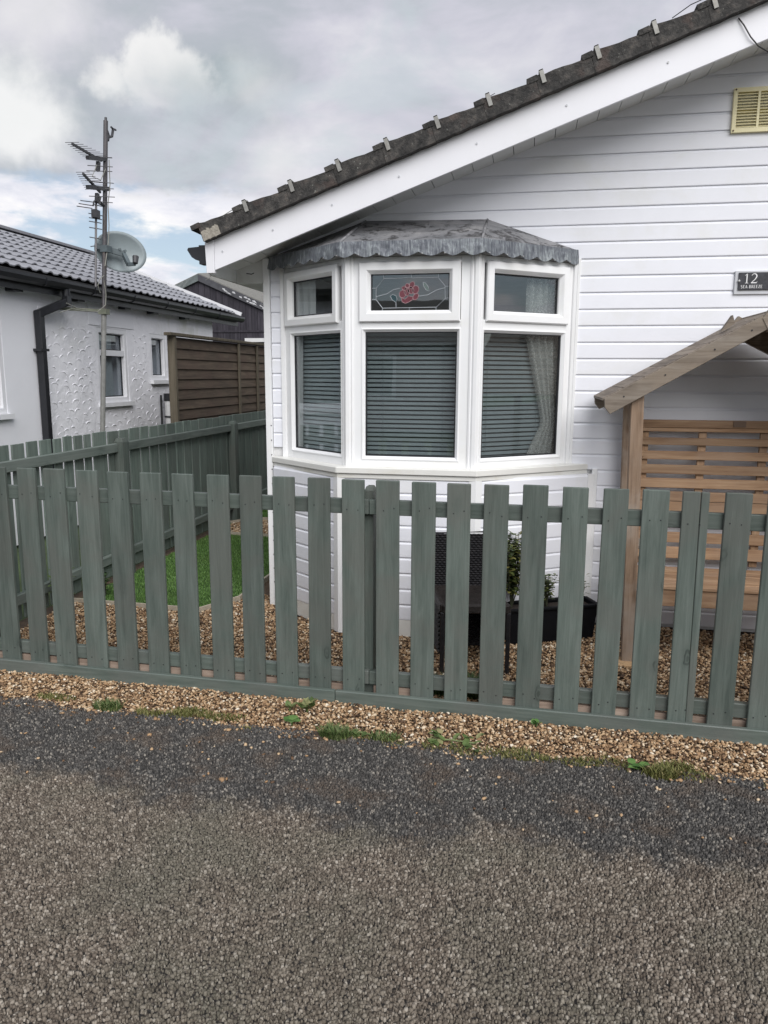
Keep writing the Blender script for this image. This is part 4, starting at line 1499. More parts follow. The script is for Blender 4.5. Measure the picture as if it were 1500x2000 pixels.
for xx in (-0.69, -2.74, 1.36, 2.95):
    s_ = sof(xx)
    m = MB()
    a0, a1, d0, d1 = s_ - .022, s_ + .022, .0785, .150
    fbox(a0, a1, d0, d1, -.05, .985, m)
    m.hexa([fp(a0, d0, .9855), fp(a1, d0, .9855), fp(a1, d1, .9855), fp(a0, d1, .9855), fp(a0 + .008, d0 + .012, 1.007), fp(a1 - .008, d0 + .012, 1.007), fp(a1 - .008, d1 - .012, 1.007), fp(a0 + .008, d1 - .012, 1.007)])
    m.build('post', m_pick, pf, bevel=.002)
# raw timber strips behind the foot of the pickets
for xa, xb in ((-2.9, -2.2), (-2.196, -1.42), (-1.416, -.735), (-.66, -.40), (-.17, .55), (.554, 1.6), (1.604, 3.0)):
    fbox(sof(xa), sof(xb), .052, .074, -.03, .074 + rnd.uniform(-.006, .004)).build('foot_board', m_rawy, pf, bevel=.002)

# ------------------------------------------------------------------ the side fence
sf = thing('side_fence', (-2.96, 6.5, 0), 'green close boarded fence running back along the left of the lawn', 'fence')
SY = [3.20, 3.33, 3.47, 3.62, 3.76, 3.90, 4.03, 4.17, 4.30, 4.44, 4.55, 4.67, 4.79, 4.90, 5.10, 5.26, 5.41, 5.58, 5.73, 5.89, 6.03, 6.20, 6.35, 6.51, 6.68, 6.83, 7.01, 7.18, 7.34, 7.52, 7.69, 7.87, 8.06, 8.28, 8.48, 8.66, 8.84, 9.02, 9.2, 9.38, 9.56, 9.74, 9.92, 10.1]
for a, c in zip(SY[:-1], SY[1:]):
    zt_k = 1.09 + rnd.uniform(-.004, .004)
    gp = .028 if a < 5.0 else (.022 if a < 6.6 else .012)
    m = MB().box(-2.986, -2.974 + rnd.uniform(-.002, .002), a + gp / 2, c - gp / 2 + rnd.uniform(-.002, .002), 0.03, zt_k)
    m.build('paling', m_pale, sf, bevel=.002)
for z0, z1 in ((.935, 1.0), (.135, .20)):
    for a, c in ((3.2, 5.17), (5.27, 7.385), (7.475, 9.6)):
        MB().box(-2.971, -2.935, a, c, z0, z1).build('rail', m_raily, sf, bevel=.004)
for yy in (5.22, 7.43, 9.65):
    m = MB().box(-2.9705, -2.90, yy - .046, yy + .046, -.05, 1.005)
    m.hexa([(-2.9705, yy - .046, 1.0055), (-2.90, yy - .046, 1.0055), (-2.90, yy + .046, 1.0055), (-2.9705, yy + .046, 1.0055),
            (-2.96, yy - .034, 1.035), (-2.912, yy - .034, 1.035), (-2.912, yy + .034, 1.035), (-2.96, yy + .034, 1.035)])
    m.build('post', m_pick, sf, bevel=.002)

# ------------------------------------------------------------------ arbour seat
ar = thing('arbour_seat', (1.145, 4.35, 0), 'slatted wooden garden arbour seat with a pitched roof against the white wall', 'garden seat')
AXX = 1.145
PX = 0.553


def arb_z(x):                   # top of the barge at x
    xm = x if x <= AXX else 2 * AXX - x
    return 1.390 + .557 * (xm - .377)


for sx in (1, -1):
    for yy, nm_ in ((4.05, 'front'), (4.595, 'rear')):
        xc = PX if sx > 0 else 2 * AXX - PX
        if nm_ == 'rear':
            xc += .03 * sx
        wv = .031
        zt_k = arb_z(xc) - .06
        m = MB().hexa([(xc - wv + .02 * sx, yy, -.02), (xc + wv + .02 * sx, yy, -.02), (xc + wv + .02 * sx, yy + .05, -.02), (xc - wv + .02 * sx, yy + .05, -.02),
                       (xc - wv - .012 * sx, yy, zt_k), (xc + wv - .012 * sx, yy, zt_k + .03), (xc + wv - .012 * sx, yy + .05, zt_k + .03), (xc - wv - .012 * sx, yy + .05, zt_k)])
        m.build('post', m_post, ar, bevel=.003)
for yy in (4.015, 4.605):
    # left board, butts under the right one at the apex
    xe = 1.105
    m = MB().prism([(.377, yy, arb_z(.377)), (.382, yy, arb_z(.377) - .045), (.408, yy, arb_z(.377) - .077), (xe + .012, yy, arb_z(xe) - .068), (xe - .02, yy, arb_z(xe - .02))], (0, .032, 0))
    m.build('barge_board', m_barge, ar, bevel=.002)
    XR = 2 * AXX
    m = MB().prism([(XR - .377, yy - .004, arb_z(.377)), (XR - .408, yy - .004, arb_z(.377) - .077), (1.116, yy - .004, 1.712), (1.082, yy - .004, 1.772), (1.118, yy - .004, 1.828)], (0, .034, 0))
    m.build('barge_board', m_barge, ar, bevel=.002)
nails = MB()
for xx in (.47, .66, .88, 1.04):
    nails.tube([(xx, 4.016, arb_z(xx) - .04), (xx, 4.012, arb_z(xx) - .04)], .004, 8)
nails.build('screw', m_gasket, ar)
sl_ = math.atan(.557)
for sgn in (1, -1):
    for i in range(8):
        xa = .372 + i * .098
        xb = xa + .094
        if sgn < 0:
            xa, xb = 2 * AXX - xb, 2 * AXX - xa
        if sgn > 0:
            za, zb = arb_z(xa) - .008, arb_z(xb) - .008
        else:
            za, zb = arb_z(xa) - .008, arb_z(xb) - .008
        m = MB().hexa([(xa, 4.048, za), (xb, 4.048, zb), (xb, 4.603, zb), (xa, 4.603, za), (xa, 4.048, za + .012), (xb, 4.048, zb + .012), (xb, 4.603, zb + .012), (xa, 4.603, za + .012)])
        m.build('roof_plank', m_roofb, ar)
# spike: rear apex piece seen over the front barge
MB().prism([(.955, 4.25, arb_z(.955) + .014), (1.005, 4.25, arb_z(1.005) + .068), (1.018, 4.25, arb_z(1.018) + .02), (.99, 4.25, arb_z(.99) + .014)], (0, .05, 0)).build('ridge_finial', m_barge, ar)
bx0, bx1 = PX + .02, 2 * AXX - PX - .02
for z0, z1, d0, d1 in ((1.216, 1.258, 4.588, 4.628), (1.192, 1.2155, 4.596, 4.622), (1.116, 1.158, 4.592, 4.612), (1.034, 1.082, 4.592, 4.612), (.951, 1.004, 4.592, 4.612), (.871, .926, 4.592, 4.612),
                       (.795, .850, 4.592, 4.612), (.735, .792, 4.592, 4.612), (.66, .70, 4.592, 4.612), (.552, .612, 4.592, 4.612), (.458, .525, 4.592, 4.612)):
    MB().box(bx0 + .015, bx1 - .015, d0, d1, z0, z1).build('back_slat' if z1 < 1.19 else 'top_rail', m_slat, ar, bevel=.002)
for xc in (.67, .983, 1.309, 1.62):
    MB().box(xc - .021, xc + .021, 4.614, 4.636, .42, 1.190).build('stile', m_stile, ar, bevel=.002)
MB().box(1.134, 1.200, 4.583, 4.5875, 1.224, 1.256).build('maker_plate', plain('small_brown_plate', (0.13, 0.08, 0.05), 0.5, 0.1), ar)
for i in range(5):
    y0 = 4.075 + i * .092
    MB().box(bx0 - .002, bx1 + .002, y0, y0 + .082, .405, .424).build('seat_slat', m_slat, ar, bevel=.003)
MB().box(bx0 + .03, bx1 - .03, 4.082, 4.104, .315, .404).build('apron', m_slat, ar, bevel=.002)
for sx in (1, -1):
    xc = bx0 + .012 if sx > 0 else bx1 - .012
    MB().box(xc - .035, xc + .035, 4.06, 4.588, .620, .642).build('armrest', m_roofb, ar, bevel=.003)
    MB().box(xc - .012, xc + .012, 4.105, 4.588, .33, .404).build('seat_bearer', m_roofb, ar)
o = MB().prism([(.50, 4.00, -.012), (.68, 3.99, -.012), (.70, 4.10, -.012), (.52, 4.12, -.012)], (0, 0, .022)).build('flat_stone', m_paver, None, bevel=.006)
tag(o, 'flat sandy stone under the front post of the arbour seat', 'stone')

# ------------------------------------------------------------------ rattan chair
rc = thing('rattan_chair', (-.28, 3.97, 0), 'black woven rattan chair behind the pickets in front of the bay', 'chair')
cBL, cBR, cFR, cFL = V(-.485, 4.13, 0), V(-.190, 4.18, 0), V(-.055, 3.80, 0), V(-.385, 3.745, 0)


def weave(m, a, c, z0, z1, nrm, rows, cols_):
    """woven panel: horizontal strands passing in and out of uprights"""
    L = (c - a)
    for i in range(rows):
        z = z0 + (z1 - z0) * (i + .5) / rows
        h_ = (z1 - z0) / rows * .46
        vs, fs = [], []
        for j in range(cols_ * 2 + 1):
            f_ = j / (cols_ * 2)
            ph = 1 if (j // 1 + (i % 2) * 2) % 4 in (0, 1) else -1
            p = a + L * f_ + nrm * (.0045 * math.cos(math.pi * (j * .5 + i)))
            vs += [p + V(0, 0, z - h_) - nrm * .002, p + V(0, 0, z) + nrm * .003, p + V(0, 0, z + h_) - nrm * .002]
        for j in range(cols_ * 2):
            k_ = j * 3
            fs += [(k_, k_ + 3, k_ + 4, k_ + 1), (k_ + 1, k_ + 4, k_ + 5, k_ + 2)]
        m.add(vs, fs)


bn = V((cBR - cBL).y, -(cBR - cBL).x, 0).normalized()
m = MB()
weave(m, cBL + bn * .012, cBR + bn * .012, .02, .645, bn, 48, 24)
bk = m.build('backrest', m_rattan, rc, recalc=False)
m = MB()
m.bar(cBL + V(0, 0, .32), cBR + V(0, 0, .32), .016, .64)
m.tube([cBL + V(0, 0, 0), cBL + V(0, 0, .645), cBR + V(0, 0, .655), cBR + V(0, 0, 0)], .013, 8)
m.build('back_frame', m_rattan, rc)
m = MB()
zs = .345
m.hexa([cFL + V(0, 0, zs - .02), cFR + V(0, 0, zs - .02), cBR + V(0, 0, zs - .02), cBL + V(0, 0, zs - .02), cFL + V(0, 0, zs), cFR + V(0, 0, zs + .004), cBR + V(0, 0, zs + .004), cBL + V(0, 0, zs)])
for i in range(22):
    f_ = (i + .5) / 22
    m.bar(cFL.lerp(cBL, f_) + V(0, 0, zs + .003), cFR.lerp(cBR, f_) + V(0, 0, zs + .006), .011, .006)
m.build('seat', m_rattan_top, rc)
m = MB()
for a, c in ((cFL, cFR), (cFR, cBR), (cBL, cFL)):
    m.bar(a + V(0, 0, zs - .012), c + V(0, 0, zs - .010), .028, .045)
m.build('seat_rim', m_rattan_top, rc, bevel=.006)
for a in (cFL, cFR):
    MB().bar(a + V(0, 0, -.01), a + V(0, 0, zs - .03), .022, .022, (1, 0, 0)).build('leg', m_rattan, rc, bevel=.003)
for a, c in ((cBL, cFL), (cBR, cFR)):
    m = MB()
    nn = V((c - a).y, -(c - a).x, 0).normalized()
    e = a.lerp(c, .72)
    weave(m, a, e, .05, zs - .03, nn, 22, 18)
    m.bar(a + V(0, 0, .18) - nn * .008, e + V(0, 0, .18) - nn * .008, .006, .26)
    m.build('side_panel', m_rattan, rc, recalc=False)

# ------------------------------------------------------------------ planter and its plants
pa, pb = V(-.065, 4.205, 0), V(.444, 4.425, 0)
pt_ = (pb - pa).normalized()
pn_ = V(-pt_.y, pt_.x, 0)
PW, PH = .16, .205
pl_ = thing('planter', tuple((pa + pb) / 2 + pn_ * .08), 'black plastic trough planter on gravel beside the bay', 'planter')
m = MB()
i_ = .012
q0 = [pa + pt_ * .02 + pn_ * .01, pb - pt_ * .02 + pn_ * .01, pb - pt_ * .02 + pn_ * (PW - .01), pa + pt_ * .02 + pn_ * (PW - .01)]
q1 = [pa, pb, pb + pn_ * PW, pa + pn_ * PW]
for i in range(4):
    j = (i + 1) % 4
    cc = (pa + pb) / 2 + pn_ * PW / 2
    inn = lambda p: p + (cc - p).normalized() * .014
    m.hexa([q0[i], q0[j], inn(q0[j]), inn(q0[i]), q1[i] + V(0, 0, PH), q1[j] + V(0, 0, PH), inn(q1[j]) + V(0, 0, PH), inn(q1[i]) + V(0, 0, PH)])
m.build('trough', m_planter, pl_)
m = MB()
for i in range(4):
    j = (i + 1) % 4
    m.bar(q1[i] + V(0, 0, PH - .006), q1[j] + V(0, 0, PH - .006), .024, .018)
m.build('rim', m_planter, pl_, bevel=.004)
m = MB().prism([q + (cc - q) * .06 + V(0, 0, PH - .03) for q in q1], (0, 0, .008))
m.build('soil', m_soil, pl_)


def leaf(m, p, dr, ln, wd, up=V(0, 0, 1)):
    dr = dr.normalized()
    side = dr.cross(up)
    side = side.normalized() if side.length > .01 else V(1, 0, 0)
    n_ = side.cross(dr)
    a, b_, c_ = p + dr * ln * .3 + n_ * ln * .06, p + dr * ln * .68 + n_ * ln * .05, p + dr * ln - n_ * ln * .08
    m.add([p, a + side * wd * .5, b_ + side * wd * .42, c_, b_ - side * wd * .42, a - side * wd * .5, (a + b_) / 2 - n_ * ln * .04],
          [(0, 1, 6), (1, 2, 6), (2, 3, 6), (3, 4, 6), (4, 5, 6), (5, 0, 6)])


def shrub(base, height, spread, nstem, nleaf, label, mat, cat='plant', lsize=.03, seed=1, name='potted_plant', lean=V(0, 0, 0)):
    q = random.Random(seed)
    th = thing(name, tuple(base), label, cat)
    ms, ml = MB(), MB()
    for s_ in range(nstem):
        a = q.uniform(0, 6.28)
        tip = V(base) + V(math.cos(a) * spread * q.uniform(.3, 1), math.sin(a) * spread * q.uniform(.3, 1), height * q.uniform(.75, 1)) + lean
        mid = V(base).lerp(tip, .5) + V(q.uniform(-.02, .02), q.uniform(-.02, .02), .02)
        pts = [V(base), mid, tip]
        ms.tube(pts, [.004, .003, .0015], 5)
        for k_ in range(nleaf):
            f_ = q.uniform(.22, 1.0)
            p = (V(base).lerp(mid, f_ * 2) if f_ < .5 else mid.lerp(tip, f_ * 2 - 1))
            aa = q.uniform(0, 6.28)
            dr = V(math.cos(aa), math.sin(aa), q.uniform(-.3, .7))
            e = p + dr.normalized() * q.uniform(.004, .022)
            leaf(ml, e, dr, lsize * q.uniform(.6, 1.2), lsize * q.uniform(.4, .62))
    ms.build('stem', m_stem, th)
    ml.build('leaves', mat, th, recalc=False)
    return th


def on_pl(u_, wv):
    return pa + pt_ * u_ + pn_ * wv + V(0, 0, PH - .022)


shrub(on_pl(.055, .09), .46, .11, 10, 62, 'tallest leafy shrub at the left end of the black planter', m_rose, seed=3, lsize=.042, lean=V(-.015, -.03, 0))
shrub(on_pl(.27, .08), .21, .06, 8, 34, 'low leafy plant in the middle of the black planter', m_rose, seed=5)
shrub(on_pl(.485, .08), .20, .035, 4, 13, 'small thin plant at the right end of the black planter', m_rose, seed=8, lsize=.022)

# ------------------------------------------------------------------ weeds
def ground_at(px_q, py_q, z=0.0):
    """where a photo point lies on the ground (used once to note the weeds' places)"""
    dd = rr * ((px_q - 750) / 1500) - uu * ((py_q - 1000) / 1500) + fw
    k_ = (z - EYE) / dd.z
    return V(dd.x * k_, dd.y * k_, z)


def tuft(loc, rad_, n_, h_, label, mat, seed, name='grass_tuft', cat='weed', stretch=1.0):
    q = random.Random(seed)
    n_, h_ = int(n_ * 2.2), h_ * 1.25
    m = MB()
    for i in range(n_):
        a, rr2 = q.uniform(0, 6.28), rad_ * math.sqrt(q.random())
        p = V(loc) + V(math.cos(a) * rr2 * stretch, math.sin(a) * rr2 * .7, -.004)
        b_ = q.uniform(0, 6.28)
        hh = h_ * q.uniform(.45, 1.1)
        ln = V(math.cos(b_), math.sin(b_), 0) * hh * q.uniform(.2, 1.0)
        sd_ = V(-math.sin(b_), math.cos(b_), 0) * .0026
        m.add([p - sd_, p + sd_, p + sd_ * .8 + ln * .4 + V(0, 0, hh * .65), p - sd_ * .8 + ln * .4 + V(0, 0, hh * .65), p + ln + V(0, 0, hh)], [(0, 1, 2, 3), (3, 2, 4)])
    o_ = m.build(name, mat, None, recalc=False)
    return tag(o_, label, cat, 'weeds along the road edge')


def rosette(loc, n_, ln, wd, rise, label, mat, seed, spread=0.02):
    q = random.Random(seed)
    m = MB()
    m.tube([V(loc) - V(0, 0, .02), V(loc) + V(0, 0, .004)], .004, 5)
    if spread > .04:                    # creeping stem
        m.tube([V(loc) + V(-spread, 0, .006), V(loc) + V(0, .004, .010), V(loc) + V(spread, 0, .006)], .004, 5)
    for i in range(n_):
        a = 6.28 * i / n_ + q.uniform(-.4, .4)
        dr = V(math.cos(a), math.sin(a), rise * q.uniform(.5, 1.4))
        p = V(loc) + V(q.uniform(-spread, spread), q.uniform(-spread, spread) * .6, q.uniform(0, .008))
        leaf(m, p, dr, ln * q.uniform(.7, 1.2), wd * q.uniform(.8, 1.2))
    o_ = m.build('leafy_weed', mat, None, recalc=False)
    return tag(o_, label, 'weed', 'weeds along the road edge')


n_m = 4200
mx_ = rng.uniform(-2.9, 1.5, n_m)
my_ = road_edge(mx_) + rng.normal(-0.008, 0.022, n_m)
dens = np.array([mnoise.noise(V(a * 2.6, c_ * 5, 3.3)) + .5 * mnoise.noise(V(a * 9, c_ * 9, 7.1)) for a, c_ in zip(mx_, my_)])
k = dens > 0.12
mx_, my_ = mx_[k], my_[k]
ve, pl = blades(mx_, my_, rng.uniform(0.004, 0.014, len(mx_)) + 0.004, rng.uniform(0.003, 0.007, len(mx_)), rng.uniform(0.4, 1.6, len(mx_)))
ms_o = link('edge_moss', mesh_from_np('edge_moss', ve, pl, m_weed_yel), None, (0, 0, 0))
tag(ms_o, 'thin olive moss and grass along the ragged edge of the tarmac', 'moss', kind='stuff')
G = [ground_at(*q) for q in ((210, 1384), (292, 1394), (376, 1394), (440, 1404), (600, 1388), (566, 1386), (570, 1412), (655, 1438), (700, 1436), (752, 1442), (882, 1452), (1025, 1478), (1048, 1418), (1245, 1502), (1292, 1514), (1320, 1500), (856, 1362), (922, 1366), (110, 1362), (1130, 1490))]
tuft(G[0], .045, 150, .035, 'bright green weed clump at the left of the road edge', m_weed, 1, stretch=1.5)
tuft(G[1], .04, 90, .016, 'low mossy patch beside the bright green clump at left', m_weed_yel, 2, stretch=1.8)
tuft(G[2], .06, 170, .020, 'yellow green moss on the road edge below the fifth gap', m_weed_yel, 3, stretch=1.6)
tuft(G[3], .05, 110, .020, 'thin green moss left of the two broad leaves', m_weed_yel, 4, stretch=1.8)
rosette(G[4] + V(0, 0, .01), 12, .05, .03, 1.2, 'upright leafy weed nearest the gravel board joint', m_weed, 5, .02)
rosette(G[5] + V(0, 0, .006), 10, .035, .024, .8, 'small leafy weed left of the upright leafy one', m_weed, 6, .016)
rosette(G[6] + V(0, 0, .006), 6, .050, .040, .3, 'flat weed with two broad dark green leaves', m_weed_bright, 7, .007)
tuft(G[7], .05, 240, .040, 'dense green grass tuft at the middle of the road edge', m_weed, 8, stretch=1.3)
rosette(G[8] + V(0, 0, .004), 16, .035, .02, .5, 'spreading small leaved weed right of the dense tuft', m_weed, 9, .05)
tuft(G[9], .045, 120, .024, 'short green tuft right of the small leaved weed', m_weed, 10, stretch=1.5)
rosette(G[10] + V(0, 0, .004), 30, .045, .024, .45, 'long sprawling green weed on the road edge at right', m_weed, 11, .10)
tuft(G[11], .06, 130, .016, 'brownish mossy patch right of the sprawling weed', m_weed_yel, 12, stretch=1.6)
rosette(G[12] + V(0, 0, .004), 9, .03, .02, .7, 'tiny green weed close under the gravel board', m_weed_bright, 13, .014)
rosette(G[13] + V(0, 0, .006), 8, .052, .034, .35, 'bright broad leaved weed far right on the road edge', m_weed_bright, 14, .03)
tuft(G[14], .05, 200, .030, 'yellow green grass tuft beside the bright broad leaved weed', m_weed_yel, 15, stretch=1.2)
tuft(G[15], .05, 90, .020, 'pale thin weed in the gravel at far right', m_weed_yel, 16, stretch=1.4)
tuft(G[16] + FN * .035, .035, 170, .075, 'dark grass growing in the fence gap left of the other dark tuft', m_darkgrass, 17)
tuft(G[17] + FN * .035, .035, 200, .090, 'taller dark grass growing in the fence gap below the rattan chair', m_darkgrass, 18)
tuft(G[18], .05, 90, .016, 'faint moss where road meets gravel at far left', m_weed_yel, 19, stretch=2)
tuft(G[19], .05, 90, .014, 'faint brown moss left of the bright broad leaved weed', m_weed_yel, 20, stretch=2)
shrub(V(-2.84, 4.22, 0), .30, .07, 7, 16, 'yellow green plant at the foot of the green side fence', m_weed, seed=21, lsize=.045, name='border_plant')
shrub(V(-2.80, 4.66, 0), .16, .06, 6, 12, 'low dark plant beside the lawn under the side fence', m_darkgrass, seed=22, lsize=.04, name='border_plant')

# ------------------------------------------------------------------ the neighbour's bungalow
NX = -4.40
nb2 = thing('neighbour_bungalow', (-6.5, 7.6, 0), 'white rendered bungalow with grey tiled roof beyond the side fence', 'bungalow')
NY0, NY1 = 3.6, 10.47
WINS = [(4.25, 5.965, 1.16, 2.0), (7.45, 8.06, 1.20, 1.975), (8.60, 9.01, 1.43, 1.97)]  # first one widened out of view to darken the left bay pane's reflection
m, ms = MB(), MB()
SPLIT = 6.50
# wall pieces round the openings
def wallrun(mm, ya, yb, z0=0, z1=2.30):
    mm.box(NX - .2, NX, ya, yb, z0, z1)
wallrun(ms, NY0, 4.25)
wallrun(ms, 4.25, 5.965, 0, 1.16)
wallrun(ms, 4.25, 5.965, 2.0, 2.30)
wallrun(ms, 5.965, SPLIT)
wallrun(m, SPLIT, 7.45)
for (ya, yb, z0, z1), nx_ in zip(WINS[1:], (8.60, NY1)):
    wallrun(m, ya, yb, 0, z0)
    wallrun(m, ya, yb, z1, 2.30)
    wallrun(m, yb, nx_)
m.box(-8.6, NX - .2, NY1 - .2, NY1, 0, 2.3)
m.build('wall', m_render, nb2, origin=(NX, 8.3, 1.2))
ms.box(-8.6, NX - .2, NY0, NY0 + .2, 0, 2.3)
ms.box(-8.6, -8.4, NY0 + .2, NY1 - .2, 0, 2.3)
ms.box(-8.4, NX - .2, NY0 + .2, NY1 - .2, 2.22, 2.3)
ms.prism([(-8.6, NY0 + .02, 2.3), (NX - .001, NY0 + .02, 2.3), (-6.5, NY0 + .02, 3.1)], (0, .15, 0))
ms.prism([(-8.6, NY1 - .2, 2.3), (NX - .001, NY1 - .2, 2.3), (-6.5, NY1 - .2, 3.1)], (0, .15, 0))
ms.build('smooth_wall', m_smooth, nb2)
# trowelled crescents in the render
m = MB()
q = random.Random(4)
placed = []
tries = 0
while len(placed) < 290 and tries < 9000:
    tries += 1
    y_, z_ = q.uniform(6.62, 9.6), q.uniform(0.55, 1.92)
    if any(ya - .12 < y_ < yb + .12 and z0 - .12 < z_ < z1 + .10 for ya, yb, z0, z1 in WINS):
        continue
    if any((y_ - a) ** 2 / .009 + (z_ - c) ** 2 / .0045 < 1 for a, c in placed):
        continue
    placed.append((y_, z_))
    r_ = q.uniform(.022, .055)
    a0 = q.uniform(-20, 75)
    hh_ = q.uniform(.002, .0055)
    pts, rs = [], []
    for i in range(7):
        a = R(a0 + 110 * i / 6)
        pts.append((NX + .001, y_ + r_ * math.cos(a) * 1.3, z_ + r_ * math.sin(a)))
        rs.append(.0015 + hh_ * math.sin(math.pi * i / 6))
    m.tube(pts, rs, 6)
tag(m.build('render_relief', m_render, nb2, origin=(NX, 8.3, 1.2), smooth=True), kind='stuff')
MB().box(NX, NX + .012, SPLIT - .02, SPLIT + .055, .0, 2.1).build('edge_bead', m_smooth, nb2, bevel=.003)
MB().box(NX, NX + .008, 7.30, 8.22, 1.99, 2.24).build('wall_panel', m_smooth, nb2, bevel=.003)

FN2 = Facet((NX - .03, NY0, 0), (NX - .03, NY1, 0))       # u runs along +Y, normal towards +X


def nwin(ya, yb, z0, z1, split):
    u0_, u1_ = ya - NY0, yb - NY0
    m = MB()
    ring(m, FN2, u0_ + .001, u1_ - .001, z0 + .001, z1 - .001, [(0, -.05), (0, .026), (.045, .026), (.055, .012), (.055, -.05)])
    if split:
        slab(m, FN2, u0_ + .055, u1_ - .055, split - .03, split + .03, -.05, .022)
    win = m.build('window', m_window2, nb2)
    for za, zb in (((z0 + .055, split - .03), (split + .03, z1 - .055)) if split else ((z0 + .055, z1 - .055),)):
        m = MB()
        slab(m, FN2, u0_ + .055, u1_ - .055, za, zb, -.03, -.025)
        m.build('pane', m_glass2, win)
        m = MB()
        ring(m, FN2, u0_ + .053, u1_ - .053, za - .002, zb + .002, [(0, -.024), (0, -.014), (.014, -.016), (.014, -.024)])
        m.build('gasket', m_gasket, win)
    m = MB()
    slab(m, FN2, u0_ - .03, u1_ + .03, z0 - .045, z0 - .001, -.03, .075)
    m.build('sill', m_window2, win)
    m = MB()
    slab(m, FN2, u0_ + .01, u1_ - .01, z0 + .01, z1 - .01, -.165, -.16)  # dark sheet standing in for the shade of the room
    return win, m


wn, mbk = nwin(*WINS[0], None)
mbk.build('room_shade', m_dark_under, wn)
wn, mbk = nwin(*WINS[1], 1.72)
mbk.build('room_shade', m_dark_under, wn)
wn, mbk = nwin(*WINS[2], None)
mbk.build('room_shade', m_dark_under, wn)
m = MB()
slab(m, FN2, 7.52 - NY0, 7.90 - NY0, 1.22, 1.93, -.075, -.07)
rb = m.build('roller_blind', m_blind2, None)
tag(rb, "pale roller blind drawn down inside the neighbour's split window", 'blind')

# roof of the neighbour: tiles one by one on the slope that faces us
EX, EZ = -4.235, 2.36
RX, RZ = -6.50, 3.235
NRY0, NRY1 = 3.4, 11.15
sl = V(RX - EX, 0, RZ - EZ)
SL = sl.length
sdv = sl.normalized()
snv = V(-sdv.z, 0, sdv.x)
if snv.z < 0:
    snv = -snv
rows = 9
gauge = SL / rows
TW = .30


def tile_profile(y):
    ph = (y % .15) / .15
    return .017 * max(0.0, math.sin(math.pi * min(1, ph / .62))) if ph < .62 else 0.0


m = MB()
ys = [0, .012, .030, .0465, .063, .081, .093, .15, .162, .180, .1965, .213, .231, .243, .298]
vs = []
n_ = len(ys)
LT_ = gauge + .045
for al, lift in ((0, .026), (LT_, .004)):
    for y_ in ys:
        vs.append(sdv * al + snv * (lift + tile_profile(y_)) + V(0, y_, 0))
for y_ in ys:
    vs.append(snv * (.026 + tile_profile(y_) - .011) + V(0, y_, 0))
fs = [(i, n_ + i, n_ + i + 1, i + 1) for i in range(n_ - 1)] + [(2 * n_ + i, i, i + 1, 2 * n_ + i + 1) for i in range(n_ - 1)]
m.add(vs, fs)
t0 = m.build('roof_tile', m_ntile, nb2, origin=(0, 0, 0), recalc=False)
first = True
for r_i in range(rows):
    for c_i in range(int((NRY1 - NRY0) / TW)):
        base = V(EX, NRY0 + c_i * TW + .01, EZ) + sdv * (r_i * gauge) + snv * rnd.uniform(-.001, .001)
        if first:
            t0.location = base - WO[nb2.name]
            WO[t0.name] = base
            first = False
        else:
            dup(t0, base, nb2)
m = MB()
m.prism([(EX + .02, NRY0, EZ - .012), (RX, NRY0, RZ - .004), (2 * RX - EX, NRY0, EZ - .012), (2 * RX - EX, NRY0, EZ - .05), (RX, NRY0, RZ - .045), (EX + .02, NRY0, EZ - .05)], (0, NRY1 - NRY0, 0))
m.build('roof_deck', m_dark_under, nb2)
m = MB().hexa([(2 * RX - EX, NRY0, EZ), (RX, NRY0, RZ), (RX, NRY1, RZ), (2 * RX - EX, NRY1, EZ), (2 * RX - EX, NRY0, EZ + .03), (RX, NRY0, RZ + .03), (RX, NRY1, RZ + .03), (2 * RX - EX, NRY1, EZ + .03)])
m.build('rear_roof', m_ntile, nb2)
rt_ = None
for i in range(int((NRY1 - NRY0) / .40)):
    c0 = V(RX, NRY0 + .2 + i * .40, RZ + .02)
    if rt_ is None:
        m = MB()
        arcp = [(.10 * math.cos(R(a)), .055 * math.sin(R(a))) for a in (0, 36, 72, 108, 144, 180)]
        m.prism([c0 + V(a, -.195, c_) for a, c_ in arcp], (0, .39, 0))
        rt_ = m.build('ridge_tile', plain('dark_ridge_tile', (0.14, 0.14, 0.155), 0.7, 0.1), nb2, origin=c0)
    else:
        dup(rt_, c0, nb2)
MB().bar(V(EX + .01, NRY1 + .01, EZ + .02), V(RX, NRY1 + .01, RZ + .03), .02, .05).build('verge_strip', m_window2, nb2)
# fascia, soffit, gutter, brackets
m = MB().box(NX + .10, NX + .122, NRY0, NRY1, 2.205, 2.345)
m.build('fascia', m_black, nb2)
MB().box(NX + .001, NX + .10, NRY0, NRY1, 2.232, 2.246).build('soffit', m_window2, nb2)
gx2 = NX + .124
pr = [(gx2, 2.335), (gx2 + .1, 2.335), (gx2 + .1, 2.31), (gx2 + .085, 2.275), (gx2 + .05, 2.258), (gx2 + .015, 2.275), (gx2, 2.31)]
MB().prism([(a, NRY0, c_) for a, c_ in pr], (0, NRY1 - NRY0 + .02, 0)).build('gutter', m_black, nb2)
br0 = None
for yy in np.arange(4.0, 11.0, .78):
    c0 = V(gx2 + .05, yy, 2.29)
    if br0 is None:
        m = MB()
        m.prism([(a + (.006 if a > gx2 + .01 else 0), yy - .02, c_ - .005) for a, c_ in pr], (0, .04, 0))
        br0 = m.build('gutter_bracket', m_black, nb2, origin=c0)
    else:
        dup(br0, c0, nb2)
for yy in (6.05, 7.0, 7.9, 8.55, 9.4):
    MB().box(NX + .004, NX + .09, yy, yy + .12, 2.19, 2.2315).build('rafter_end', m_black, nb2)
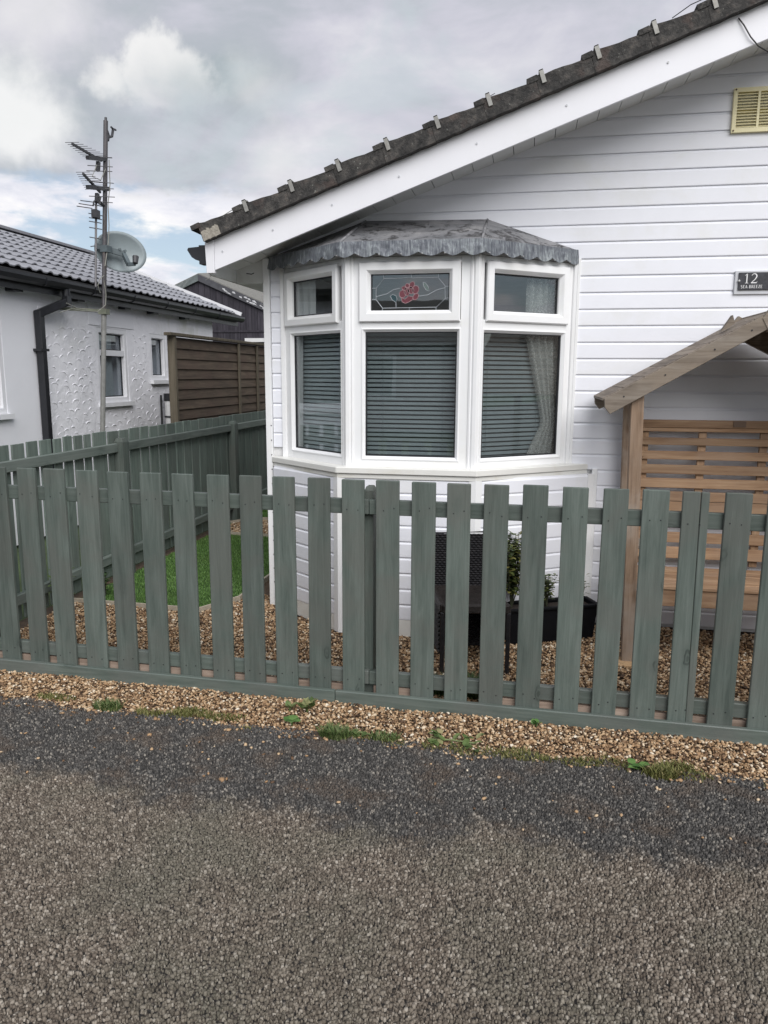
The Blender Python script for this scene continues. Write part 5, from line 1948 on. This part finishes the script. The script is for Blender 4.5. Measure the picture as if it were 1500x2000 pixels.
# downpipe with swan neck
m = MB()
dpx = NX + .045
m.tube([(gx2 + .05, 6.68, 2.275), (gx2 + .05, 6.68, 2.20)], .036, 8)
m.bar((gx2 + .05, 6.68, 2.21), (gx2 + .05, 6.68, 2.12), .065, .065, (1, 0, 0))
m.bar((gx2 + .05, 6.70, 2.16), (dpx, 6.42, 2.03), .068, .068)
m.bar((dpx, 6.435, 2.06), (dpx, 6.435, 0), .068, .068, (1, 0, 0))
m.build('downpipe', m_black, nb2, bevel=.006)
MB().box(NX + .001, NX + .085, 6.375, 6.495, 1.70, 1.722).build('pipe_clip', m_black, nb2)
# soil pipe in front of the wall
sp = MB()
sp.tube([(NX + .10, 8.82, 0), (NX + .10, 8.82, 1.18)], .052, 12)
spo = sp.build('waste_pipe', m_pipe, nb2, smooth=False)
MB().tube([(NX + .10, 8.82, 1.18), (NX + .10, 8.82, 1.27)], .060, 12).build('pipe_cap', m_black, spo)
MB().tube([(NX + .10, 8.82, .98), (NX + .10, 8.82, 1.0)], .060, 12).build('pipe_clip', m_black, spo)
MB().box(NX + .02, NX + .04, 8.75, 8.765, 0.3, 1.25).build('cable', m_cable, nb2)

# ------------------------------------------------------------------ television mast
MXX = -3.95
ms_ = thing('aerial_mast', (MXX, 6.9, 0), 'tall grey pole carrying television aerials beside the neighbour wall', 'aerial mast')


def on_mast(px_q, py_q, x=MXX):
    dd = rr * ((px_q - 750) / 1500) - uu * ((py_q - 1000) / 1500) + fw
    k_ = x / dd.x
    return V(x, dd.y * k_, EYE + dd.z * k_)


mtop, mmid, mbot = on_mast(206.5, 236), on_mast(203, 612), on_mast(200.5, 842)
MB().tube([V(MXX, mbot.y - .12, 0), mbot, mmid], .024, 10).build('pole', plain('dull_grey_pole', (0.20, 0.20, 0.19), 0.6, 0.12, 20), ms_)
MB().tube([mmid - (mtop - mmid) * .02, mtop], .021, 10).build('upper_pole', m_mast, ms_)
MB().tube([mtop, mtop + (mtop - mmid).normalized() * .03], .012, 8).build('pole_cap', m_aerialb, ms_)
wallp = V(NX + .01, mmid.y + .02, 2.09)
m = MB()
m.bar(wallp + V(0, -.05, .02), mmid + V(0, 0, .02), .03, .03)
m.box(mmid.x - .04, mmid.x + .04, mmid.y - .035, mmid.y + .035, mmid.z - .01, mmid.z + .04)
m.build('wall_bracket', plain('greenish_steel', (0.16, 0.17, 0.13), 0.7, 0.15), ms_)


def px_tube(m, pts, r_, x=MXX, n_=5):
    m.tube([on_mast(a, c_, x) for a, c_ in pts], r_, n_)


# small bracket near the top
m = MB()
px_tube(m, [(206, 262), (212, 268), (219, 266), (221, 252)], .013)
px_tube(m, [(217, 248), (221, 252), (226, 254)], .010)
px_tube(m, [(207, 255), (210, 264), (209, 274)], .022, MXX, 7)
m.build('top_bracket', m_aerialb, ms_)


def yagi(tip_px, boom_px, refl_px, rows_, seed):
    q = random.Random(seed)
    tip, hub = on_mast(*tip_px, MXX + .02), on_mast(*boom_px, MXX - .0)
    mm = MB()
    mm.bar(tip, hub, .018, .018)
    par = mm.build('boom', m_aerialb, ms_)
    el_ = MB()
    dr = V(1, 0.12, 0).normalized()
    for i in range(9):
        c_ = tip.lerp(hub, i / 9)
        ln = .062 + .008 * i
        el_.tube([c_ - dr * ln + V(0, 0, .012), c_ + dr * ln + V(0, 0, .012)], .0025, 4)
    el_.build('element', m_alu, par)
    rf = MB()
    for (xa, ya, xb, yb) in rows_:
        rf.tube([on_mast(xa, ya, MXX + .03), on_mast(xb, yb, MXX + .03)], .0036, 4)
    rf.build('reflector', m_alu, par)
    dp = MB()
    dp.bar(on_mast(*refl_px[0]), on_mast(*refl_px[1]), .035, .035)
    dp.bar(on_mast(boom_px[0] - 6, boom_px[1] + 2), on_mast(boom_px[0] - 7, boom_px[1] + 20), .03, .03, (1, 0, 0))
    dp.build('dipole_box', m_aerialb, par)


yagi((141, 281), (198, 314), ((171, 307.5), (206, 311)), ((171, 323, 220, 326), (169, 333.5, 219, 335), (205, 308, 219, 308.5)), 1)
yagi((162, 339), (196, 376), ((171, 365), (212, 369.5)), ((166, 353, 222, 358), (174, 383, 224, 385), (196, 394, 220, 396), (205, 368, 222, 369)), 2)
mm = MB()
px_tube(mm, [(188, 378), (187.5, 420), (187, 520), (187, 560)], .010, MXX - .02, 6)
third = mm.build('boom', m_alu, ms_)
el_ = MB()
for xa, ya, xb, yb in ((173, 416.5, 202, 422), (174, 425, 199, 429), (174, 432, 198, 436), (174.5, 444, 199, 448), (175, 463, 197, 467), (177, 481.5, 187, 480), (175, 496, 187, 496),
                       (157, 391.5, 184, 395), (154, 397.5, 183, 402), (150, 402.5, 180, 407), (184, 400, 204, 404)):
    px_tube(el_, [(xa, ya), (xb, yb)], .0042, MXX - .02, 4)
el_.build('element', m_alu, third)
dp = MB()
dp.bar(on_mast(183, 416), on_mast(191, 420), .05, .07)
dp.tube([on_mast(182, 402), on_mast(184, 393), on_mast(192, 390), on_mast(202, 400)], .008, 5)
dp.tube([on_mast(196, 384), on_mast(194, 398), on_mast(204, 402)], .012, 5)
dp.build('dipole_box', m_aerialb, third)
m = MB()
for pts in ([(189, 322), (180, 345), (197, 352), (206, 330)], [(213, 312), (215, 360), (211, 400), (213, 440), (212, 470), (205, 520)], [(196, 572), (191, 558), (195, 545), (203, 538)],
            [(118, 610), (140, 603), (160, 607), (190, 609), (206, 596), (207, 575), (203, 548)], [(130, 592), (150, 602), (170, 605)]):
    pp = [on_mast(a, c_, MXX + .03) for a, c_ in pts]
    m.tube(pp, .0042, 5)
m.build('cable', m_greycable, ms_)

# satellite dish
dc = on_mast(236, 492, MXX + .06)
ds = thing('satellite_dish', tuple(dc), 'grey oval satellite dish clamped to the aerial mast', 'satellite dish')
to_cam = (V(0, 0, EYE) - dc).normalized()
fnrm = (to_cam + V(.28, 0.05, .16)).normalized()
su_ = V(0, 0, 1).cross(fnrm).normalized()
sv_ = fnrm.cross(su_)
# slight roll of the oval
su2 = su_ * math.cos(R(-8)) + sv_ * math.sin(R(-8))
sv2 = sv_ * math.cos(R(-8)) - su_ * math.sin(R(-8))
m = MB()
nr_, na_ = 7, 32
vs = [dc - fnrm * .055]
for i in range(1, nr_ + 1):
    f_ = i / nr_
    for k_ in range(na_):
        a = 2 * math.pi * k_ / na_
        vs.append(dc + su2 * (.245 * f_ * math.cos(a)) + sv2 * (.188 * f_ * math.sin(a)) - fnrm * (.055 * (1 - f_ * f_)))
nfr = len(vs)
vs += [p - fnrm * .008 for p in vs]
fs = []
for k_ in range(na_):
    e_ = (k_ + 1) % na_
    fs += [(0, 1 + k_, 1 + e_), (nfr, nfr + 1 + e_, nfr + 1 + k_)]
    for i in range(nr_ - 1):
        a, c_ = 1 + i * na_, 1 + (i + 1) * na_
        fs += [(a + k_, c_ + k_, c_ + e_, a + e_), (nfr + a + k_, nfr + a + e_, nfr + c_ + e_, nfr + c_ + k_)]
    a = 1 + (nr_ - 1) * na_
    fs.append((a + k_, nfr + a + k_, nfr + a + e_, a + e_))
m.add(vs, fs)
m.build('reflector', m_dish, ds, smooth=True, recalc=False)
fr_ = lambda a, c_, w_: dc + su2 * a + sv2 * c_ + fnrm * w_
m = MB()
m.bar(fr_(-.23, .0, .02), fr_(.02, -.02, .03), .03, .05)
m.bar(fr_(.02, -.02, .03), fr_(.045, -.13, .16), .035, .04)
for a, c_ in ((-.02, .012), (.03, .01)):
    m.tube([fr_(a, c_, 0), fr_(a, c_, .05)], .013, 8)
m.bar(fr_(.045, -.13, .16), fr_(.085, -.125, .22), .03, .03)
m.build('arm', m_disharm, ds)
m = MB()
m.tube([fr_(.085, -.12, .24), fr_(.088, -.055, .22)], [.024, .030], 10)
m.build('receiver', m_aerialb, ds)
m = MB()
m.box(mmid.x - .03, mmid.x + .04, dc.y - .22, dc.y - .12, dc.z - .03, dc.z + .03)
m.build('clamp', m_disharm, ds)

# ------------------------------------------------------------------ brown panel fence at the back
bf = thing('panel_fence', (-3.55, 9, 0), 'tall brown fence of horizontal boards beyond the green side fence', 'fence')
BX = -3.55
yA, yB = 7.40, 10.9
nb_b = 17
for i in range(nb_b):
    z0 = .10 + i * .1038
    tiltx = .009
    for ya, yb in ((yA + .05, 9.18), (9.20, yB)):
        m = MB().hexa([(BX - .02 + tiltx, ya, z0), (BX + tiltx, ya, z0), (BX + tiltx, yb, z0), (BX - .02 + tiltx, yb, z0), (BX - .02, ya, z0 + .112), (BX - .008, ya, z0 + .112), (BX - .008, yb, z0 + .112), (BX - .02, yb, z0 + .112)])
        m.build('fence_board', m_brownf, bf)
for yy in (9.165, 9.82):
    MB().box(BX + .015, BX + .035, yy, yy + .05, .05, 1.88).build('batten', m_brownv, bf, bevel=.002)
MB().box(BX - .05, BX + .03, yA, yA + .048, 0, 1.89).build('post', m_brownv, bf, bevel=.003)
MB().box(BX - .035, BX + .045, yA - .10, yB, 1.882, 1.912).build('capping', m_brownv, bf, bevel=.003)

# ------------------------------------------------------------------ dark shed further back
sh = thing('shed', (-5.8, 16, 0), 'dark weatherboarded shed with peeling bargeboards and felt roof behind the fences', 'shed')
SYY = 14.0
rp = V(-6.138, SYY, 3.34)
lp = V(-7.45, SYY, 2.79)
rp2 = V(-4.20, SYY, 2.51)
for i in range(30):
    xa = -7.3 + i * .115
    zt_l = rp.z - abs(xa + .05 - rp.x) * .42 - .06
    MB().box(xa, xa + .109, SYY + .05, SYY + .075 + .006 * (i % 2), 0, zt_l).build('wall_board', m_shed, sh)
MB().box(-7.3, -3.85, SYY + .10, 20, 0, 2.35).build('wall', m_shed, sh)
MB().box(-7.2, -4.0, SYY + .035, SYY + .049, 2.28, 2.315).build('rail', m_shed, sh)
MB().prism([lp, rp, rp - V(0, 0, .12), lp - V(0, 0, .12)], (0, .03, 0)).build('bargeboard', plain('grey_green_barge', (0.13, 0.15, 0.15), 0.7, 0.15, dirt=(0.5, 0.5, 0.5), dirt_amt=0.4), sh)
MB().prism([rp + V(.001, 0, 0), rp2, rp2 - V(0, 0, .13), rp + V(.001, 0, -.12)], (0, .03, 0)).build('bargeboard', plain('dark_peeled_barge', (0.075, 0.075, 0.085), 0.8, 0.15), sh)
pe = MB()
q = random.Random(3)
for i in range(16):
    f_ = q.uniform(.1, .72)
    p = rp.lerp(rp2, f_) + V(0, -.004, -.075 + q.uniform(-.03, .03))
    e = (rp2 - rp).normalized()
    pe.prism([p, p + e * q.uniform(.03, .12) + V(0, 0, .0), p + e * .05 + V(0, 0, q.uniform(.015, .035)), p + V(0, 0, .02)], (0, .003, 0))
pe.build('peeled_paint', m_peel, sh)
m = MB()
m.hexa([rp + V(0, .03, -.02), rp2 + V(0, .03, -.02), rp2 + V(.3, 2.6, .36), rp + V(.35, 2.6, .36), rp + V(0, .03, .02), rp2 + V(0, .03, .02), rp2 + V(.3, 2.6, .40), rp + V(.35, 2.6, .40)])
m.build('roof', m_felt, sh)
m = MB()
m.hexa([lp + V(0, .03, -.02), rp + V(-.002, .03, -.02), rp + V(-.002, 6, -.02), lp + V(0, 6, -.02), lp + V(0, .03, .02), rp + V(-.002, .03, .02), rp + V(-.002, 6, .02), lp + V(0, 6, .02)])
m.build('roof', m_felt, sh)
MB().box(-5.25, -4.3, SYY + .0, SYY + .045, 2.10, 2.17).build('white_sill', m_pipe, sh)

# ------------------------------------------------------------------ the houses across the road, mirrored in the panes
op = thing('opposite_bungalow', (2.5, -13, 0), 'low bungalow across the road, seen only mirrored in the bay panes', 'bungalow')
MB().box(-7, 9, -17, -12, 0, 2.3).build('wall', m_brick, op)
MB().prism([(-7.4, -11.6, 2.3), (-7.4, -14.5, 3.7), (-7.4, -17.4, 2.3)], (16.8, 0, 0)).build('roof', m_felt, op)
for xa in (-5, -1.5, 2.2, 6):
    f_ = MB().box(xa, xa + 1.5, -12.0, -11.95, .9, 2.05).build('window', m_pipe, op)
    MB().box(xa + .1, xa + 1.4, -11.949, -11.94, 1.0, 1.95).build('pane', m_dark_under, f_)
